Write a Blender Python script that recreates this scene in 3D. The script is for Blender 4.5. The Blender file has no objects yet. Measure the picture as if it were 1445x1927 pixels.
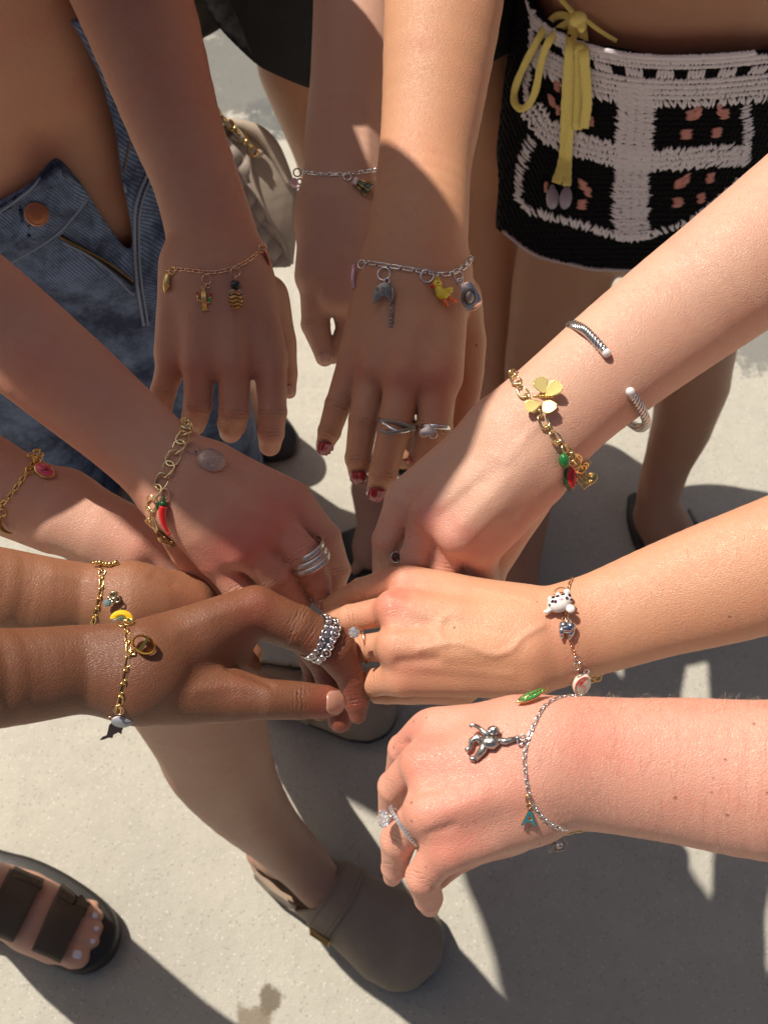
import bpy, bmesh, math, random
import numpy as np
from mathutils import Vector, Matrix
from mathutils.bvhtree import BVHTree

SC = bpy.context.scene
COL = SC.collection
R = math.radians
random.seed(7)
rng = np.random.default_rng(7)

# ------------------------------------------------------------------ camera
CAMZ, PITCH, F = 1.27, R(60), 1851.0          # height, angle below the horizon, focal length in photo pixels
cam_d = bpy.data.cameras.new('camera')
cam = bpy.data.objects.new('camera', cam_d); COL.objects.link(cam)
cam.location = (0, 0, CAMZ); cam.rotation_euler = (R(90) - PITCH, 0, 0)
cam_d.sensor_fit = 'VERTICAL'; cam_d.sensor_height = 24; cam_d.lens = 24 * F / 1927
cam_d.clip_start = 0.02; cam_d.clip_end = 400
cam_d.dof.use_dof = True; cam_d.dof.focus_distance = 0.55; cam_d.dof.aperture_fstop = 10
SC.camera = cam

# ------------------------------------------------------------------ sky and sun
SUN_AZ, SUN_EL = (-0.77, 0.64), R(58)
LS = Vector((SUN_AZ[0], SUN_AZ[1], 0)).normalized() * math.cos(SUN_EL) + Vector((0, 0, math.sin(SUN_EL)))
W = bpy.data.worlds.new('World'); SC.world = W; W.use_nodes = True
nt = W.node_tree; nt.nodes.clear()
o = nt.nodes.new('ShaderNodeOutputWorld'); bg = nt.nodes.new('ShaderNodeBackground')
sky = nt.nodes.new('ShaderNodeTexSky'); sky.sky_type = 'NISHITA'; sky.sun_disc = False
sky.sun_elevation = SUN_EL; sky.sun_rotation = math.atan2(LS.x, LS.y)
sky.air_density = 1.0; sky.dust_density = 5; sky.ozone_density = 1.0
bg.inputs["Strength"].default_value = 0.05
nt.links.new(sky.outputs[0], bg.inputs[0]); nt.links.new(bg.outputs[0], o.inputs[0])
sd = bpy.data.lights.new('sun', 'SUN'); sd.energy = 5.0; sd.angle = R(0.53); sd.color = (1, 0.93, 0.82)
sun = bpy.data.objects.new('sun', sd); COL.objects.link(sun)
sun.rotation_euler = LS.to_track_quat('Z', 'Y').to_euler(); sun.location = (-1, 1, 3)
vs = SC.view_settings; vs.view_transform = 'Standard'; vs.look = 'None'; vs.gamma = 1; vs.use_curve_mapping = False
vs.exposure = 0.12
SC.cycles.max_bounces = 7; SC.cycles.diffuse_bounces = 3; SC.cycles.transparent_max_bounces = 6
SC.cycles.use_denoising = True

# ------------------------------------------------------------------ photo pixel -> place
SP, CP = math.sin(PITCH), math.cos(PITCH)
FWD = Vector((0, CP, -SP)); UP = Vector((0, SP, CP)); RT = Vector((1, 0, 0)); CAM = Vector((0, 0, CAMZ))
def ray(px, py): return FWD + RT * ((px - 722.5) / F) + UP * ((963.5 - py) / F)
def DEP(py, z): return (CAMZ - z) / (SP - CP * (963.5 - py) / F)
def P(px, py, z): return CAM + ray(px, py) * DEP(py, z)      # the point at height z seen at that pixel
def S(p): return (p - CAM).dot(FWD) / F                       # metres per photo pixel at a point

# ------------------------------------------------------------------ materials
def mat(name, base=(.5, .5, .5), rough=.5, metal=0, **kw):
    m = bpy.data.materials.new(name); m.use_nodes = True
    b = m.node_tree.nodes['Principled BSDF']
    b.inputs['Base Color'].default_value = (*base, 1); b.inputs['Roughness'].default_value = rough
    b.inputs['Metallic'].default_value = metal
    for k, v in kw.items(): b.inputs[k.replace('_', ' ')].default_value = v
    return m
def N(m, t, **kw):
    n = m.node_tree.nodes.new('ShaderNode' + t)
    for k, v in kw.items():
        if k.startswith('i_'): n.inputs[k[2:].replace('_', ' ')].default_value = v
        else: setattr(n, k, v)
    return n
def L(m, a, b): m.node_tree.links.new(a, b)
def ramp(m, src, stops):
    r = N(m, 'ValToRGB'); e = r.color_ramp.elements
    while len(e) < len(stops): e.new(.5)
    for q, (p, c) in zip(e, stops): q.position = p; q.color = (*c, 1) if len(c) == 3 else c
    L(m, src, r.inputs[0]); return r.outputs[0]
def mixc(m, f, a, b, mode='MIX'):
    n = N(m, 'Mix', data_type='RGBA', blend_type=mode)
    for s, v in ((n.inputs[0], f), (n.inputs[6], a), (n.inputs[7], b)):
        if hasattr(v, 'links'): L(m, v, s)
        else: s.default_value = v if not isinstance(v, tuple) else ((*v, 1) if len(v) == 3 else v)
    return n.outputs[2]
def mth(m, op, a, b=None, c=None):
    n = N(m, 'Math', operation=op)
    for i, v in enumerate((a, b, c)):
        if v is None: continue
        if hasattr(v, 'links'): L(m, v, n.inputs[i])
        else: n.inputs[i].default_value = v
    return n.outputs[0]
def bsdf(m): return m.node_tree.nodes['Principled BSDF']
def bump(m, h, strength=.3, dist=.001, prev=None):
    b = N(m, 'Bump', i_Strength=strength, i_Distance=dist); L(m, h, b.inputs['Height'])
    if prev is not None: L(m, prev, b.inputs['Normal'])
    L(m, b.outputs[0], bsdf(m).inputs['Normal']); return b.outputs[0]
def noise(m, co, scale, detail=3, rough=.55):
    n = N(m, 'TexNoise', i_Scale=scale, i_Detail=detail, i_Roughness=rough); L(m, co, n.inputs['Vector']); return n.outputs[0]

def skin(name, base, red, freckle=0.0, gloss=.47, sss=.35, shine=0.42):
    m = mat(name, base, gloss)
    b = bsdf(m)
    co = N(m, 'TexCoord').outputs['Object']
    at = N(m, 'Attribute', attribute_name='red').outputs['Fac']
    kw = N(m, 'Attribute', attribute_name='kw').outputs['Fac']
    ku = N(m, 'Attribute', attribute_name='ku').outputs['Fac']
    n1 = noise(m, co, 26, 4, .6); n2 = noise(m, co, 160, 3, .6)
    f = mth(m, 'ADD', mth(m, 'MULTIPLY', mth(m, 'SUBTRACT', n1, .5), 1.5), mth(m, 'MULTIPLY', at, .6))
    f = mth(m, 'ADD', f, mth(m, 'MULTIPLY', mth(m, 'SUBTRACT', n2, .5), .5))
    cl = N(m, 'Clamp'); L(m, f, cl.inputs[0])
    c = mixc(m, cl.outputs[0], base, red)
    # faint bluish veins and paler patches
    n3 = noise(m, co, 11, 2, .5)
    pale = tuple(min(1, x * y) for x, y in zip(base, (1.12, 1.16, 1.12)))
    c = mixc(m, mth(m, 'MULTIPLY', ramp(m, n3, [(.5, (0, 0, 0)), (.7, (1, 1, 1))]), .5), c, pale)
    vein = N(m, 'Attribute', attribute_name='vein').outputs['Fac']
    c = mixc(m, mth(m, 'MULTIPLY', vein, .32), c, tuple(x * y for x, y in zip(base, (.62, .78, .95))))
    if freckle:
        v = N(m, 'TexVoronoi', i_Scale=140.0); L(m, co, v.inputs['Vector'])
        sep = N(m, 'SeparateColor'); L(m, v.outputs['Color'], sep.inputs[0])
        pick = mth(m, 'GREATER_THAN', sep.outputs[0], 1 - freckle)
        rad = mth(m, 'MULTIPLY_ADD', mth(m, 'POWER', sep.outputs[1], 2.0), .13, .05)
        sp = mth(m, 'SUBTRACT', 1.0, mth(m, 'DIVIDE', v.outputs['Distance'], rad))
        c2 = N(m, 'Clamp'); L(m, mth(m, 'MULTIPLY', sp, 2.2), c2.inputs[0])
        c = mixc(m, mth(m, 'MULTIPLY', mth(m, 'MULTIPLY', c2.outputs[0], pick), .75), c, tuple(x * y for x, y in zip(base, (.42, .3, .24))))
    # knuckle creases
    wob = mth(m, 'MULTIPLY_ADD', noise(m, co, 240, 2), 3.2, ku)
    cr = mth(m, 'SINE', mth(m, 'MULTIPLY', wob, 3.0))
    cr = mth(m, 'MULTIPLY', mth(m, 'POWER', mth(m, 'MULTIPLY_ADD', cr, .5, .5), 4.0), ramp(m, noise(m, co, 190, 2), [(.38, (.1, .1, .1)), (.62, (1, 1, 1))]))
    cr = mth(m, 'MULTIPLY', cr, kw)
    c = mixc(m, mth(m, 'MULTIPLY', cr, .5), c, tuple(x * y for x, y in zip(base, (.55, .42, .38))))
    L(m, c, b.inputs['Base Color'])
    b.inputs['Subsurface Weight'].default_value = sss
    b.inputs['Subsurface Radius'].default_value = (1.0, .36, .18)
    b.inputs['Subsurface Scale'].default_value = .0042
    b.inputs['Specular IOR Level'].default_value = shine
    rr = mth(m, 'MULTIPLY_ADD', n2, .22, gloss - .11); L(m, rr, b.inputs['Roughness'])
    v2 = N(m, 'TexVoronoi', i_Scale=1050.0); L(m, co, v2.inputs['Vector'])
    v3 = N(m, 'TexVoronoi', feature='DISTANCE_TO_EDGE', i_Scale=620.0)
    mp = N(m, 'Mapping'); mp.inputs['Scale'].default_value = (1, 1.9, 1); mp.inputs['Rotation'].default_value = (0, 0, .6); L(m, co, mp.inputs['Vector']); L(m, mp.outputs[0], v3.inputs['Vector'])
    h = mth(m, 'ADD', mth(m, 'MULTIPLY', v2.outputs['Distance'], .45), mth(m, 'MINIMUM', mth(m, 'MULTIPLY', v3.outputs['Distance'], 4), .9))
    h = mth(m, 'ADD', h, mth(m, 'MULTIPLY', noise(m, co, 330, 3), .9))
    nb = bump(m, h, .6, .00021)
    nb = bump(m, noise(m, co, 70, 3), .16, .0012, nb)
    bump(m, mth(m, 'MULTIPLY', cr, -1.0), .9, .0006, nb)
    return m

GOLD = mat('gold', (.83, .58, .22), .2, 1); ROSE = mat('rose_gold', (.86, .55, .36), .22, 1)
SILVER = mat('silver', (.80, .79, .78), .2, 1); OXID = mat('oxidised_silver', (.36, .33, .30), .38, .95)
PALEGOLD = mat('pale_gold', (.86, .74, .42), .22, 1); COPPER = mat('worn_copper', (.52, .37, .31), .34, .5)
for mm_, d in ((OXID, .0004), (COPPER, .0004)):
    co_ = N(mm_, 'TexCoord').outputs['Object']; bump(mm_, noise(mm_, co_, 700, 3), .6, d)

# ------------------------------------------------------------------ scene objects
def setp(o, label=None, cat=None, group=None, kind=None):
    if label: o['label'] = label
    if cat: o['category'] = cat
    if group: o['group'] = group
    if kind: o['kind'] = kind
    return o
def thing(name, loc, label, cat, group=None):
    e = bpy.data.objects.new(name, None); COL.objects.link(e); e.location = loc; e.empty_display_size = .01
    return setp(e, label, cat, group)
def wloc(o):
    v = Vector((0, 0, 0))
    while o: v = v + o.location; o = o.parent
    return v
def link_mesh(name, me, parent=None, m=None, origin=None, label=None, kind=None):
    """me holds world coordinates; they are rebased on the object's own origin"""
    if m is not None and not me.materials: me.materials.append(m)
    o = bpy.data.objects.new(name, me); COL.objects.link(o)
    pl = wloc(parent) if parent else Vector((0, 0, 0))
    org = pl if origin is None else Vector(origin)
    me.transform(Matrix.Translation(-org))
    if parent: o.parent = parent
    o.location = org - pl
    return setp(o, label, None, None, kind)
def link_inst(name, me, M, parent, label=None):
    """me is shared; M is the world matrix"""
    o = bpy.data.objects.new(name, me); COL.objects.link(o); o.parent = parent
    o.matrix_local = Matrix.Translation(-wloc(parent)) @ M
    return setp(o, label)

class MB:
    """collects shapes in one mesh"""
    def __init__(s): s.v = []; s.f = []
    def add(s, vs, fs):
        k = len(s.v); s.v += [tuple(v) for v in vs]; s.f += [tuple(i + k for i in f) for f in fs]; return s
    def ball(s, c, r, sc=(1, 1, 1), nu=16, nv=10, rot=None):
        vs = []; c = Vector(c)
        for j in range(nv + 1):
            th = math.pi * j / nv
            for i in range(nu):
                a = 2 * math.pi * i / nu
                p = Vector((math.sin(th) * math.cos(a) * sc[0], math.sin(th) * math.sin(a) * sc[1], math.cos(th) * sc[2])) * r
                if rot is not None: p = rot @ p
                vs.append(c + p)
        fs = [(j * nu + i, j * nu + (i + 1) % nu, (j + 1) * nu + (i + 1) % nu, (j + 1) * nu + i)[::-1] for j in range(nv) for i in range(nu)]
        return s.add(vs, fs)
    def tube(s, pts, r, n=8, closed=False, flat=1.0, up=None):
        pts = [Vector(p) for p in pts]; m = len(pts); rs = r if isinstance(r, (list, tuple)) else [r] * m
        vs = []; nrm = None
        for k, p in enumerate(pts):
            a = pts[(k - 1) % m] if (closed or k) else p; b = pts[(k + 1) % m] if (closed or k < m - 1) else p
            t = (b - a).normalized() if (b - a).length > 1e-12 else Vector((1, 0, 0))
            if up is not None: q = Vector(up)
            elif nrm is None: q = Vector((0, 0, 1)) if abs(t.z) < .9 else Vector((1, 0, 0))
            else: q = nrm
            nrm = (q - t * q.dot(t)); nrm = nrm.normalized() if nrm.length > 1e-9 else Vector((0, 1, 0)); bn = t.cross(nrm)
            for i in range(n):
                an = 2 * math.pi * i / n
                vs.append(p + (bn * math.cos(an) + nrm * math.sin(an) * flat) * rs[k])
        fs = []
        for k in range(m if closed else m - 1):
            k2 = (k + 1) % m
            fs += [(k * n + i, k * n + (i + 1) % n, k2 * n + (i + 1) % n, k2 * n + i) for i in range(n)]
        if not closed: fs += [tuple(range(n))[::-1], tuple((m - 1) * n + i for i in range(n))]
        return s.add(vs, fs)
    def torus(s, c, R1, r, ax=(1, 0, 0), ay=(0, 1, 0), n=26, m=8, sx=1, sy=1):
        c, ax, ay = Vector(c), Vector(ax), Vector(ay)
        return s.tube([c + ax * R1 * sx * math.cos(2 * math.pi * i / n) + ay * R1 * sy * math.sin(2 * math.pi * i / n) for i in range(n)], r, m, True, up=ax.cross(ay))
    def prism(s, pts, z0, z1, bev=0.0):
        """outline in the xy plane with a bevelled rim on both faces"""
        n = len(pts); cx = sum(p[0] for p in pts) / n; cy = sum(p[1] for p in pts) / n
        def ins(k):
            out = []
            for i in range(n):
                a, b, c = Vector(pts[i - 1][:2]), Vector(pts[i][:2]), Vector(pts[(i + 1) % n][:2])
                d = ((b - a).normalized() + (c - b).normalized()); d = d.normalized() if d.length > 1e-6 else Vector((1, 0))
                out.append((b.x - d.y * k, b.y + d.x * k))
            return out
        area = sum(pts[i - 1][0] * pts[i][1] - pts[i][0] * pts[i - 1][1] for i in range(n))
        if area < 0: pts = pts[::-1]
        rings = [(ins(bev), z0), (pts, z0 + bev), (pts, z1 - bev), (ins(bev), z1)] if bev else [(pts, z0), (pts, z1)]
        vs = [(x, y, z) for ps, z in rings for x, y in [q[:2] for q in ps]]
        fs = [(k * n + i, k * n + (i + 1) % n, (k + 1) * n + (i + 1) % n, (k + 1) * n + i) for k in range(len(rings) - 1) for i in range(n)]
        # caps through a triangulation that copes with concave outlines
        from mathutils.geometry import tessellate_polygon
        top = rings[-1][0]
        tri = tessellate_polygon([[Vector((x, y, 0)) for x, y in [q[:2] for q in top]]])
        kk = (len(rings) - 1) * n
        for t in tri:
            a, b, c = [Vector(top[i][:2]) for i in t]
            if (b - a).cross(c - a) < 0: t = t[::-1]
            fs.append(tuple(kk + i for i in t)); fs.append(tuple(t[::-1]))
        return s.add(vs, fs)
    def mesh(s, name, M=None, smooth=True):
        me = bpy.data.meshes.new(name); me.from_pydata(s.v, [], s.f)
        if M is not None: me.transform(M)
        if smooth: me.shade_smooth()
        me.update(); return me

def obj_mb(name, mb, m, parent, M=None, label=None, kind=None, smooth=True, auto=None):
    me = mb.mesh(name, M, smooth)
    if auto:
        bm = bmesh.new(); bm.from_mesh(me)
        for e in bm.edges:
            if len(e.link_faces) == 2 and e.calc_face_angle(0) > R(auto): e.smooth = False
        bm.to_mesh(me); bm.free()
    return link_mesh(name, me, parent, m, label=label, kind=kind)

def smoothpath(pts, sub=6):
    pts = [np.array(p, float) for p in pts]; out = []
    if len(pts) < 3: sub_pts = [pts[0] + (pts[-1] - pts[0]) * t for t in np.linspace(0, 1, sub + 1)]; return sub_pts
    q = [2 * pts[0] - pts[1]] + pts + [2 * pts[-1] - pts[-2]]
    for i in range(1, len(q) - 2):
        p0, p1, p2, p3 = q[i - 1:i + 3]
        for k in range(sub):
            t = k / sub
            out.append(.5 * (2 * p1 + (p2 - p0) * t + (2 * p0 - 5 * p1 + 4 * p2 - p3) * t * t + (3 * p1 - p0 - 3 * p2 + p3) * t ** 3))
    out.append(pts[-1]); return out

# ------------------------------------------------------------------ bodies as smooth distance fields
def smin(a, b, k):
    if k <= 0: return np.minimum(a, b)
    h = np.maximum(k - np.abs(a - b), 0) / k
    return np.minimum(a, b) - h * h * k * .25

class Body:
    """chains of tapered limbs, each chain in a group; groups melt into group 0"""
    def __init__(s, voxel=.0013, kbase=.008, kf=.0035, pad=.012):
        s.g = {}; s.vox = voxel; s.kb = kbase; s.kf = kf; s.pad = pad; s.spots = []; s.joints = []; s.cuts = []; s.veins = []
    def px(s, pts, g=0, flat=1.0, n=None, sub=0, k=None):
        """points (px, py, z, radius in pixels)"""
        if sub: pts = smoothpath(pts, sub)
        out = []
        for p in pts:
            w = P(p[0], p[1], p[2]); out.append((w.x, w.y, w.z, p[3] * S(w)))
        return s.wd(out, g, flat, n, 0, k)
    def wd(s, pts, g=0, flat=1.0, n=None, sub=0, k=None):
        if sub: pts = smoothpath(pts, sub)
        n = np.array(n if n is not None else -np.array(FWD)); n = n / np.linalg.norm(n)
        s.g.setdefault(g, []).append((np.array([p[:4] for p in pts], float), flat, n, k)); return s
    def build(s, name):
        allp = np.vstack([c[0] for ch in s.g.values() for c in ch])
        pt = allp[:, :3]; c0 = pt.mean(0)
        _, _, vt = np.linalg.svd(pt - c0, full_matrices=False)
        if np.linalg.det(vt) < 0: vt[2] *= -1
        Rm = vt; loc = (pt - c0) @ Rm.T; rad = allp[:, 3:4]
        h = s.vox; pad = s.pad + 3 * h
        lo = (loc - rad).min(0) - pad; hi = (loc + rad).max(0) + pad
        dims = np.ceil((hi - lo) / h).astype(int) + 1
        ax = [(lo[i] + h * np.arange(dims[i])).astype(np.float32) for i in range(3)]
        def field(chains, kdef):
            D = np.full(dims, .03, np.float32)
            for (ps, flat, n, kc) in chains:
                q = (ps[:, :3] - c0) @ Rm.T; rr = ps[:, 3]; nl = Rm @ n
                kk = kdef if kc is None else kc
                T = D if kk <= 0 else np.full(dims, .03, np.float32)
                for i in range(len(q) - 1):
                    a, b, ra, rb = q[i], q[i + 1], rr[i], rr[i + 1]
                    m = max(ra, rb) + .016
                    l3 = np.minimum(a, b) - m; h3 = np.maximum(a, b) + m
                    i0 = np.clip(np.floor((l3 - lo) / h).astype(int), 0, dims); i1 = np.clip(np.ceil((h3 - lo) / h).astype(int) + 1, 0, dims)
                    if (i1 <= i0).any(): continue
                    sl = tuple(slice(i0[j], i1[j]) for j in range(3))
                    X = ax[0][sl[0]][:, None, None] - np.float32(a[0]); Y = ax[1][sl[1]][None, :, None] - np.float32(a[1]); Z = ax[2][sl[2]][None, None, :] - np.float32(a[2])
                    d = (b - a).astype(np.float32); l2 = float(d @ d) + 1e-12
                    t = np.clip((X * d[0] + Y * d[1] + Z * d[2]) / l2, 0, 1)
                    dx = X - t * d[0]; dy = Y - t * d[1]; dz = Z - t * d[2]
                    d2 = dx * dx + dy * dy + dz * dz
                    if flat != 1:
                        dn = dx * np.float32(nl[0]) + dy * np.float32(nl[1]) + dz * np.float32(nl[2])
                        d2 = d2 + dn * dn * np.float32(1 / flat ** 2 - 1)
                    ts = t * t * (3 - 2 * t) * .6 + t * .4
                    dist = np.sqrt(d2) - (ra + (rb - ra) * ts)
                    np.minimum(T[sl], dist, out=T[sl])
                if kk > 0: D = smin(D, T, kk)
            return D
        D = field(s.g[0], s.kb); Fd = D
        for k, ch in s.g.items():
            if k == 0: continue
            Di = field(ch, 0)
            Fd = np.minimum(Fd, smin(D, Di, s.kf))
        v, f = surface_nets(Fd, lo, h)
        v = v @ Rm + c0
        if f.shape[0]:
            # outward orientation
            a, b, c = v[f[:, 0]], v[f[:, 1]], v[f[:, 2]]
            vol = (np.cross(a, b) * c).sum()
            # signed volume about origin of triangles 0-1-2 and 0-2-3
            d = v[f[:, 3]]; vol += (np.cross(a, c) * d).sum()
            if vol < 0: f = f[:, ::-1]
        for cut in s.cuts: v, f = cut(v, f)
        s.v, s.f = v, f
        return s

def surface_nets(D, lo, h):
    sgn = D < 0
    nx, ny, nz = D.shape
    cs = np.zeros((nx - 1, ny - 1, nz - 1), np.int8)
    for dx in (0, 1):
        for dy in (0, 1):
            for dz in (0, 1): cs += sgn[dx:nx - 1 + dx, dy:ny - 1 + dy, dz:nz - 1 + dz]
    act = (cs > 0) & (cs < 8)
    idx = np.argwhere(act); vid = np.full(act.shape, -1, np.int64); vid[act] = np.arange(len(idx))
    acc = np.zeros((len(idx), 3)); cnt = np.zeros(len(idx))
    i, j, k = idx.T
    corners = [(a, b, c) for a in (0, 1) for b in (0, 1) for c in (0, 1)]
    val = {c: D[i + c[0], j + c[1], k + c[2]].astype(float) for c in corners}
    for c in corners:
        for axi in range(3):
            if c[axi]: continue
            c2 = list(c); c2[axi] = 1; c2 = tuple(c2)
            va, vb = val[c], val[c2]; m = (va < 0) != (vb < 0)
            t = np.where(m, va / np.where(m, va - vb, 1), 0)
            p = np.array(c, float)[None, :] + 0 * acc; p[:, axi] += t
            acc += p * m[:, None]; cnt += m
    V = (idx + acc / cnt[:, None]) * h + lo
    faces = []
    for axi in range(3):
        a = [slice(None)] * 3; b = [slice(None)] * 3; a[axi] = slice(0, -1); b[axi] = slice(1, None)
        A = sgn[tuple(a)]; B = sgn[tuple(b)]; X = np.argwhere(A != B)
        o1, o2 = [q for q in range(3) if q != axi]
        X = X[(X[:, o1] > 0) & (X[:, o2] > 0) & (X[:, o1] < D.shape[o1] - 1) & (X[:, o2] < D.shape[o2] - 1)]
        s1 = A[tuple(X.T)]
        def g(d1, d2):
            q = X.copy(); q[:, o1] -= d1; q[:, o2] -= d2; return vid[tuple(q.T)]
        quad = np.stack([g(1, 1), g(0, 1), g(0, 0), g(1, 0)], 1)
        flip = s1 if axi != 1 else ~s1
        quad[~flip] = quad[~flip][:, ::-1]
        faces.append(quad)
    return V, np.vstack(faces)

def np_mesh(name, v, f, smooth=True):
    me = bpy.data.meshes.new(name)
    me.vertices.add(len(v)); me.vertices.foreach_set('co', np.ascontiguousarray(v, np.float32).ravel())
    k = f.shape[1]
    me.loops.add(len(f) * k); me.loops.foreach_set('vertex_index', np.ascontiguousarray(f, np.int32).ravel())
    me.polygons.add(len(f)); me.polygons.foreach_set('loop_start', np.arange(0, len(f) * k, k, dtype=np.int32))
    me.update(calc_edges=True)
    if smooth: me.shade_smooth()
    return me
def attr(me, name, a):
    x = me.attributes.new(name, 'FLOAT', 'POINT'); x.data.foreach_set('value', np.ascontiguousarray(a, np.float32))

def laplace(v, f, it=2, lam=.5):
    e = np.vstack([f[:, [0, 1]], f[:, [1, 2]], f[:, [2, 3]], f[:, [3, 0]]]); e = np.vstack([e, e[:, ::-1]])
    deg = np.bincount(e[:, 0], minlength=len(v))[:, None]
    for _ in range(it):
        s = np.stack([np.bincount(e[:, 0], weights=v[e[:, 1], c], minlength=len(v)) for c in range(3)], 1)
        v = v + lam * (s / np.maximum(deg, 1) - v)
    return v

def person(bodies, m, base, label, group=None, name='person'):
    """joins the parts of one person's body in one mesh with colour and crease attributes"""
    V, Fs, RD, KU, KW, VE = [], [], [], [], [], []; off = 0
    for b in bodies:
        v = laplace(b.v, b.f, 2, .5); n = len(v)
        nr = np.cross(v[b.f[:, 2]] - v[b.f[:, 0]], v[b.f[:, 3]] - v[b.f[:, 1]])
        vn = np.zeros((n, 3))
        for c in range(3):
            for q in range(4): vn[:, c] += np.bincount(b.f[:, q], weights=nr[:, c], minlength=n)
        vn /= np.linalg.norm(vn, axis=1)[:, None] + 1e-12
        q = v - np.array(CAM); dep = q @ np.array(FWD)
        X = 722.5 + F * q[:, 0] / dep; Y = 963.5 - F * (q @ np.array(UP)) / dep
        fac = -(vn * q).sum(1) / np.linalg.norm(q, axis=1); fw = np.clip(fac * 2.2 + .1, 0, 1); mpp = dep / F
        red = np.zeros(n); ku = np.zeros(n); kw = np.zeros(n); ve = np.zeros(n); disp = np.zeros(n)
        for (x, y, r, a) in b.spots: red += a * fw * np.exp(-((X - x) ** 2 + (Y - y) ** 2) / (r * r))
        for (x, y, dx, dy, r, a) in b.joints:
            l = math.hypot(dx, dy); u = ((X - x) * dx + (Y - y) * dy) / l; w_ = ((X - x) * dy - (Y - y) * dx) / l
            w = a * np.exp(-(u / (r * .36)) ** 2) * np.exp(-(w_ / (r * 1.1)) ** 4) * fw
            up = w > kw; ku = np.where(up, u * mpp * 1000, ku); kw = np.where(up, w, kw)
        for (line, wd, ht, col) in b.veins:
            best = np.full(n, 1e9)
            line = smoothpath(line, 5)
            for p, q2 in zip(line[:-1], line[1:]):
                d = q2 - p; t = np.clip(((X - p[0]) * d[0] + (Y - p[1]) * d[1]) / (d @ d + 1e-9), 0, 1)
                best = np.minimum(best, (X - p[0] - t * d[0]) ** 2 + (Y - p[1] - t * d[1]) ** 2)
            g = np.exp(-best / (wd * wd)) * fw
            disp += g * ht; ve = np.maximum(ve, g * col)
        v = v + vn * disp[:, None]
        V.append(v); Fs.append(b.f + off); off += n; RD.append(red); KU.append(ku); KW.append(kw); VE.append(ve)
    v = np.vstack(V); f = np.vstack(Fs)
    me = np_mesh(name, v, f)
    attr(me, 'red', np.concatenate(RD)); attr(me, 'ku', np.concatenate(KU)); attr(me, 'kw', np.concatenate(KW)); attr(me, 'vein', np.concatenate(VE))
    bvh = BVHTree.FromPolygons(v.tolist(), f.tolist())
    o = link_mesh(name, me, None, m, origin=base)
    setp(o, label, 'person', group)
    return o, bvh

def hit(bvh, px, py, lift=0.0):
    d = ray(px, py).normalized(); p, n, i, t = bvh.ray_cast(CAM, d)
    if p is None: return None, None
    if n.dot(d) > 0: n = -n
    return p + n * lift, n
def near(bvh, p, lift=0.0):
    q, n, i, t = bvh.find_nearest(p); 
    return q + n * lift, n

def sheet(name, bvh, fn, nu, nv, lift, th, m, parent, label=None, closest=False, relief=None, kind=None, jump=.03):
    """a thin shell laid over a surface; fn(u,v)->(px,py); its height over the surface is lift"""
    top, bot = [], []
    pz = None
    hz = sorted((p - CAM).dot(FWD) for p in (hit(bvh, *fn(.2 + .15 * (q % 5), .1 + .2 * (q // 5)))[0] for q in range(25)) if p is not None)
    pz = pz0 = hz[len(hz) // 3] if hz else None
    for j in range(nv + 1):
        for i in range(nu + 1):
            u, v = i / nu, j / nv; x, y = fn(u, v)
            p, n = hit(bvh, x, y)
            if p is None or (closest and pz is not None and abs((p - CAM).dot(FWD) - pz) > jump):
                g = CAM + ray(x, y) * (pz if pz else .6); p, n = near(bvh, g)
                if (CAM - p).dot(n) < 0: n = -n if closest else n
            else: pz = (p - CAM).dot(FWD)
            l = lift(u, v) if callable(lift) else lift
            if relief: l += relief(u, v)
            top.append(p + n * (l + th)); bot.append(p + n * l)
    w = nu + 1; K = len(top); fs = []
    for j in range(nv):
        for i in range(nu):
            a = j * w + i; fs.append((a, a + w, a + w + 1, a + 1)); fs.append((K + a, K + a + 1, K + a + w + 1, K + a + w))
    rim = [i for i in range(w)] + [j * w + nu for j in range(1, nv + 1)] + [nv * w + i for i in range(nu - 1, -1, -1)] + [j * w for j in range(nv - 1, 0, -1)]
    for a, b in zip(rim, rim[1:] + rim[:1]): fs.append((a, b, K + b, K + a))
    me = bpy.data.meshes.new(name); me.from_pydata([tuple(p) for p in top + bot], [], fs); me.shade_smooth()
    bm = bmesh.new(); bm.from_mesh(me); bmesh.ops.recalc_face_normals(bm, faces=bm.faces); bm.to_mesh(me); bm.free()
    return link_mesh(name, me, parent, m, label=label, kind=kind)
# ================================================================== the ground
gm = mat('concrete', (.42, .39, .34), .85)
co = N(gm, 'TexCoord').outputs['Object']
n1 = noise(gm, co, 17, 6, .8); n2 = noise(gm, co, 55, 4, .7); n3 = noise(gm, co, 3.1, 3, .5)
c = mixc(gm, n1, (.335, .315, .265), (.60, .565, .48))
c = mixc(gm, ramp(gm, n2, [(.42, (0, 0, 0)), (.60, (.75, .75, .75))]), c, (.48, .45, .385))
c = mixc(gm, mth(gm, 'MULTIPLY', ramp(gm, n3, [(.55, (0, 0, 0)), (.75, (1, 1, 1))]), .45), c, (.30, .29, .265))
vv = N(gm, 'TexVoronoi', i_Scale=260.0); L(gm, co, vv.inputs['Vector'])
sp = N(gm, 'SeparateColor'); L(gm, vv.outputs['Color'], sp.inputs[0])
pk = mth(gm, 'MULTIPLY', mth(gm, 'GREATER_THAN', sp.outputs[0], .88), mth(gm, 'LESS_THAN', vv.outputs['Distance'], .3))
c = mixc(gm, mth(gm, 'MULTIPLY', pk, .5), c, (.74, .72, .66))
pk2 = mth(gm, 'MULTIPLY', mth(gm, 'LESS_THAN', sp.outputs[0], .12), mth(gm, 'LESS_THAN', vv.outputs['Distance'], .35))
c = mixc(gm, mth(gm, 'MULTIPLY', pk2, .45), c, (.2, .19, .17))
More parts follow.
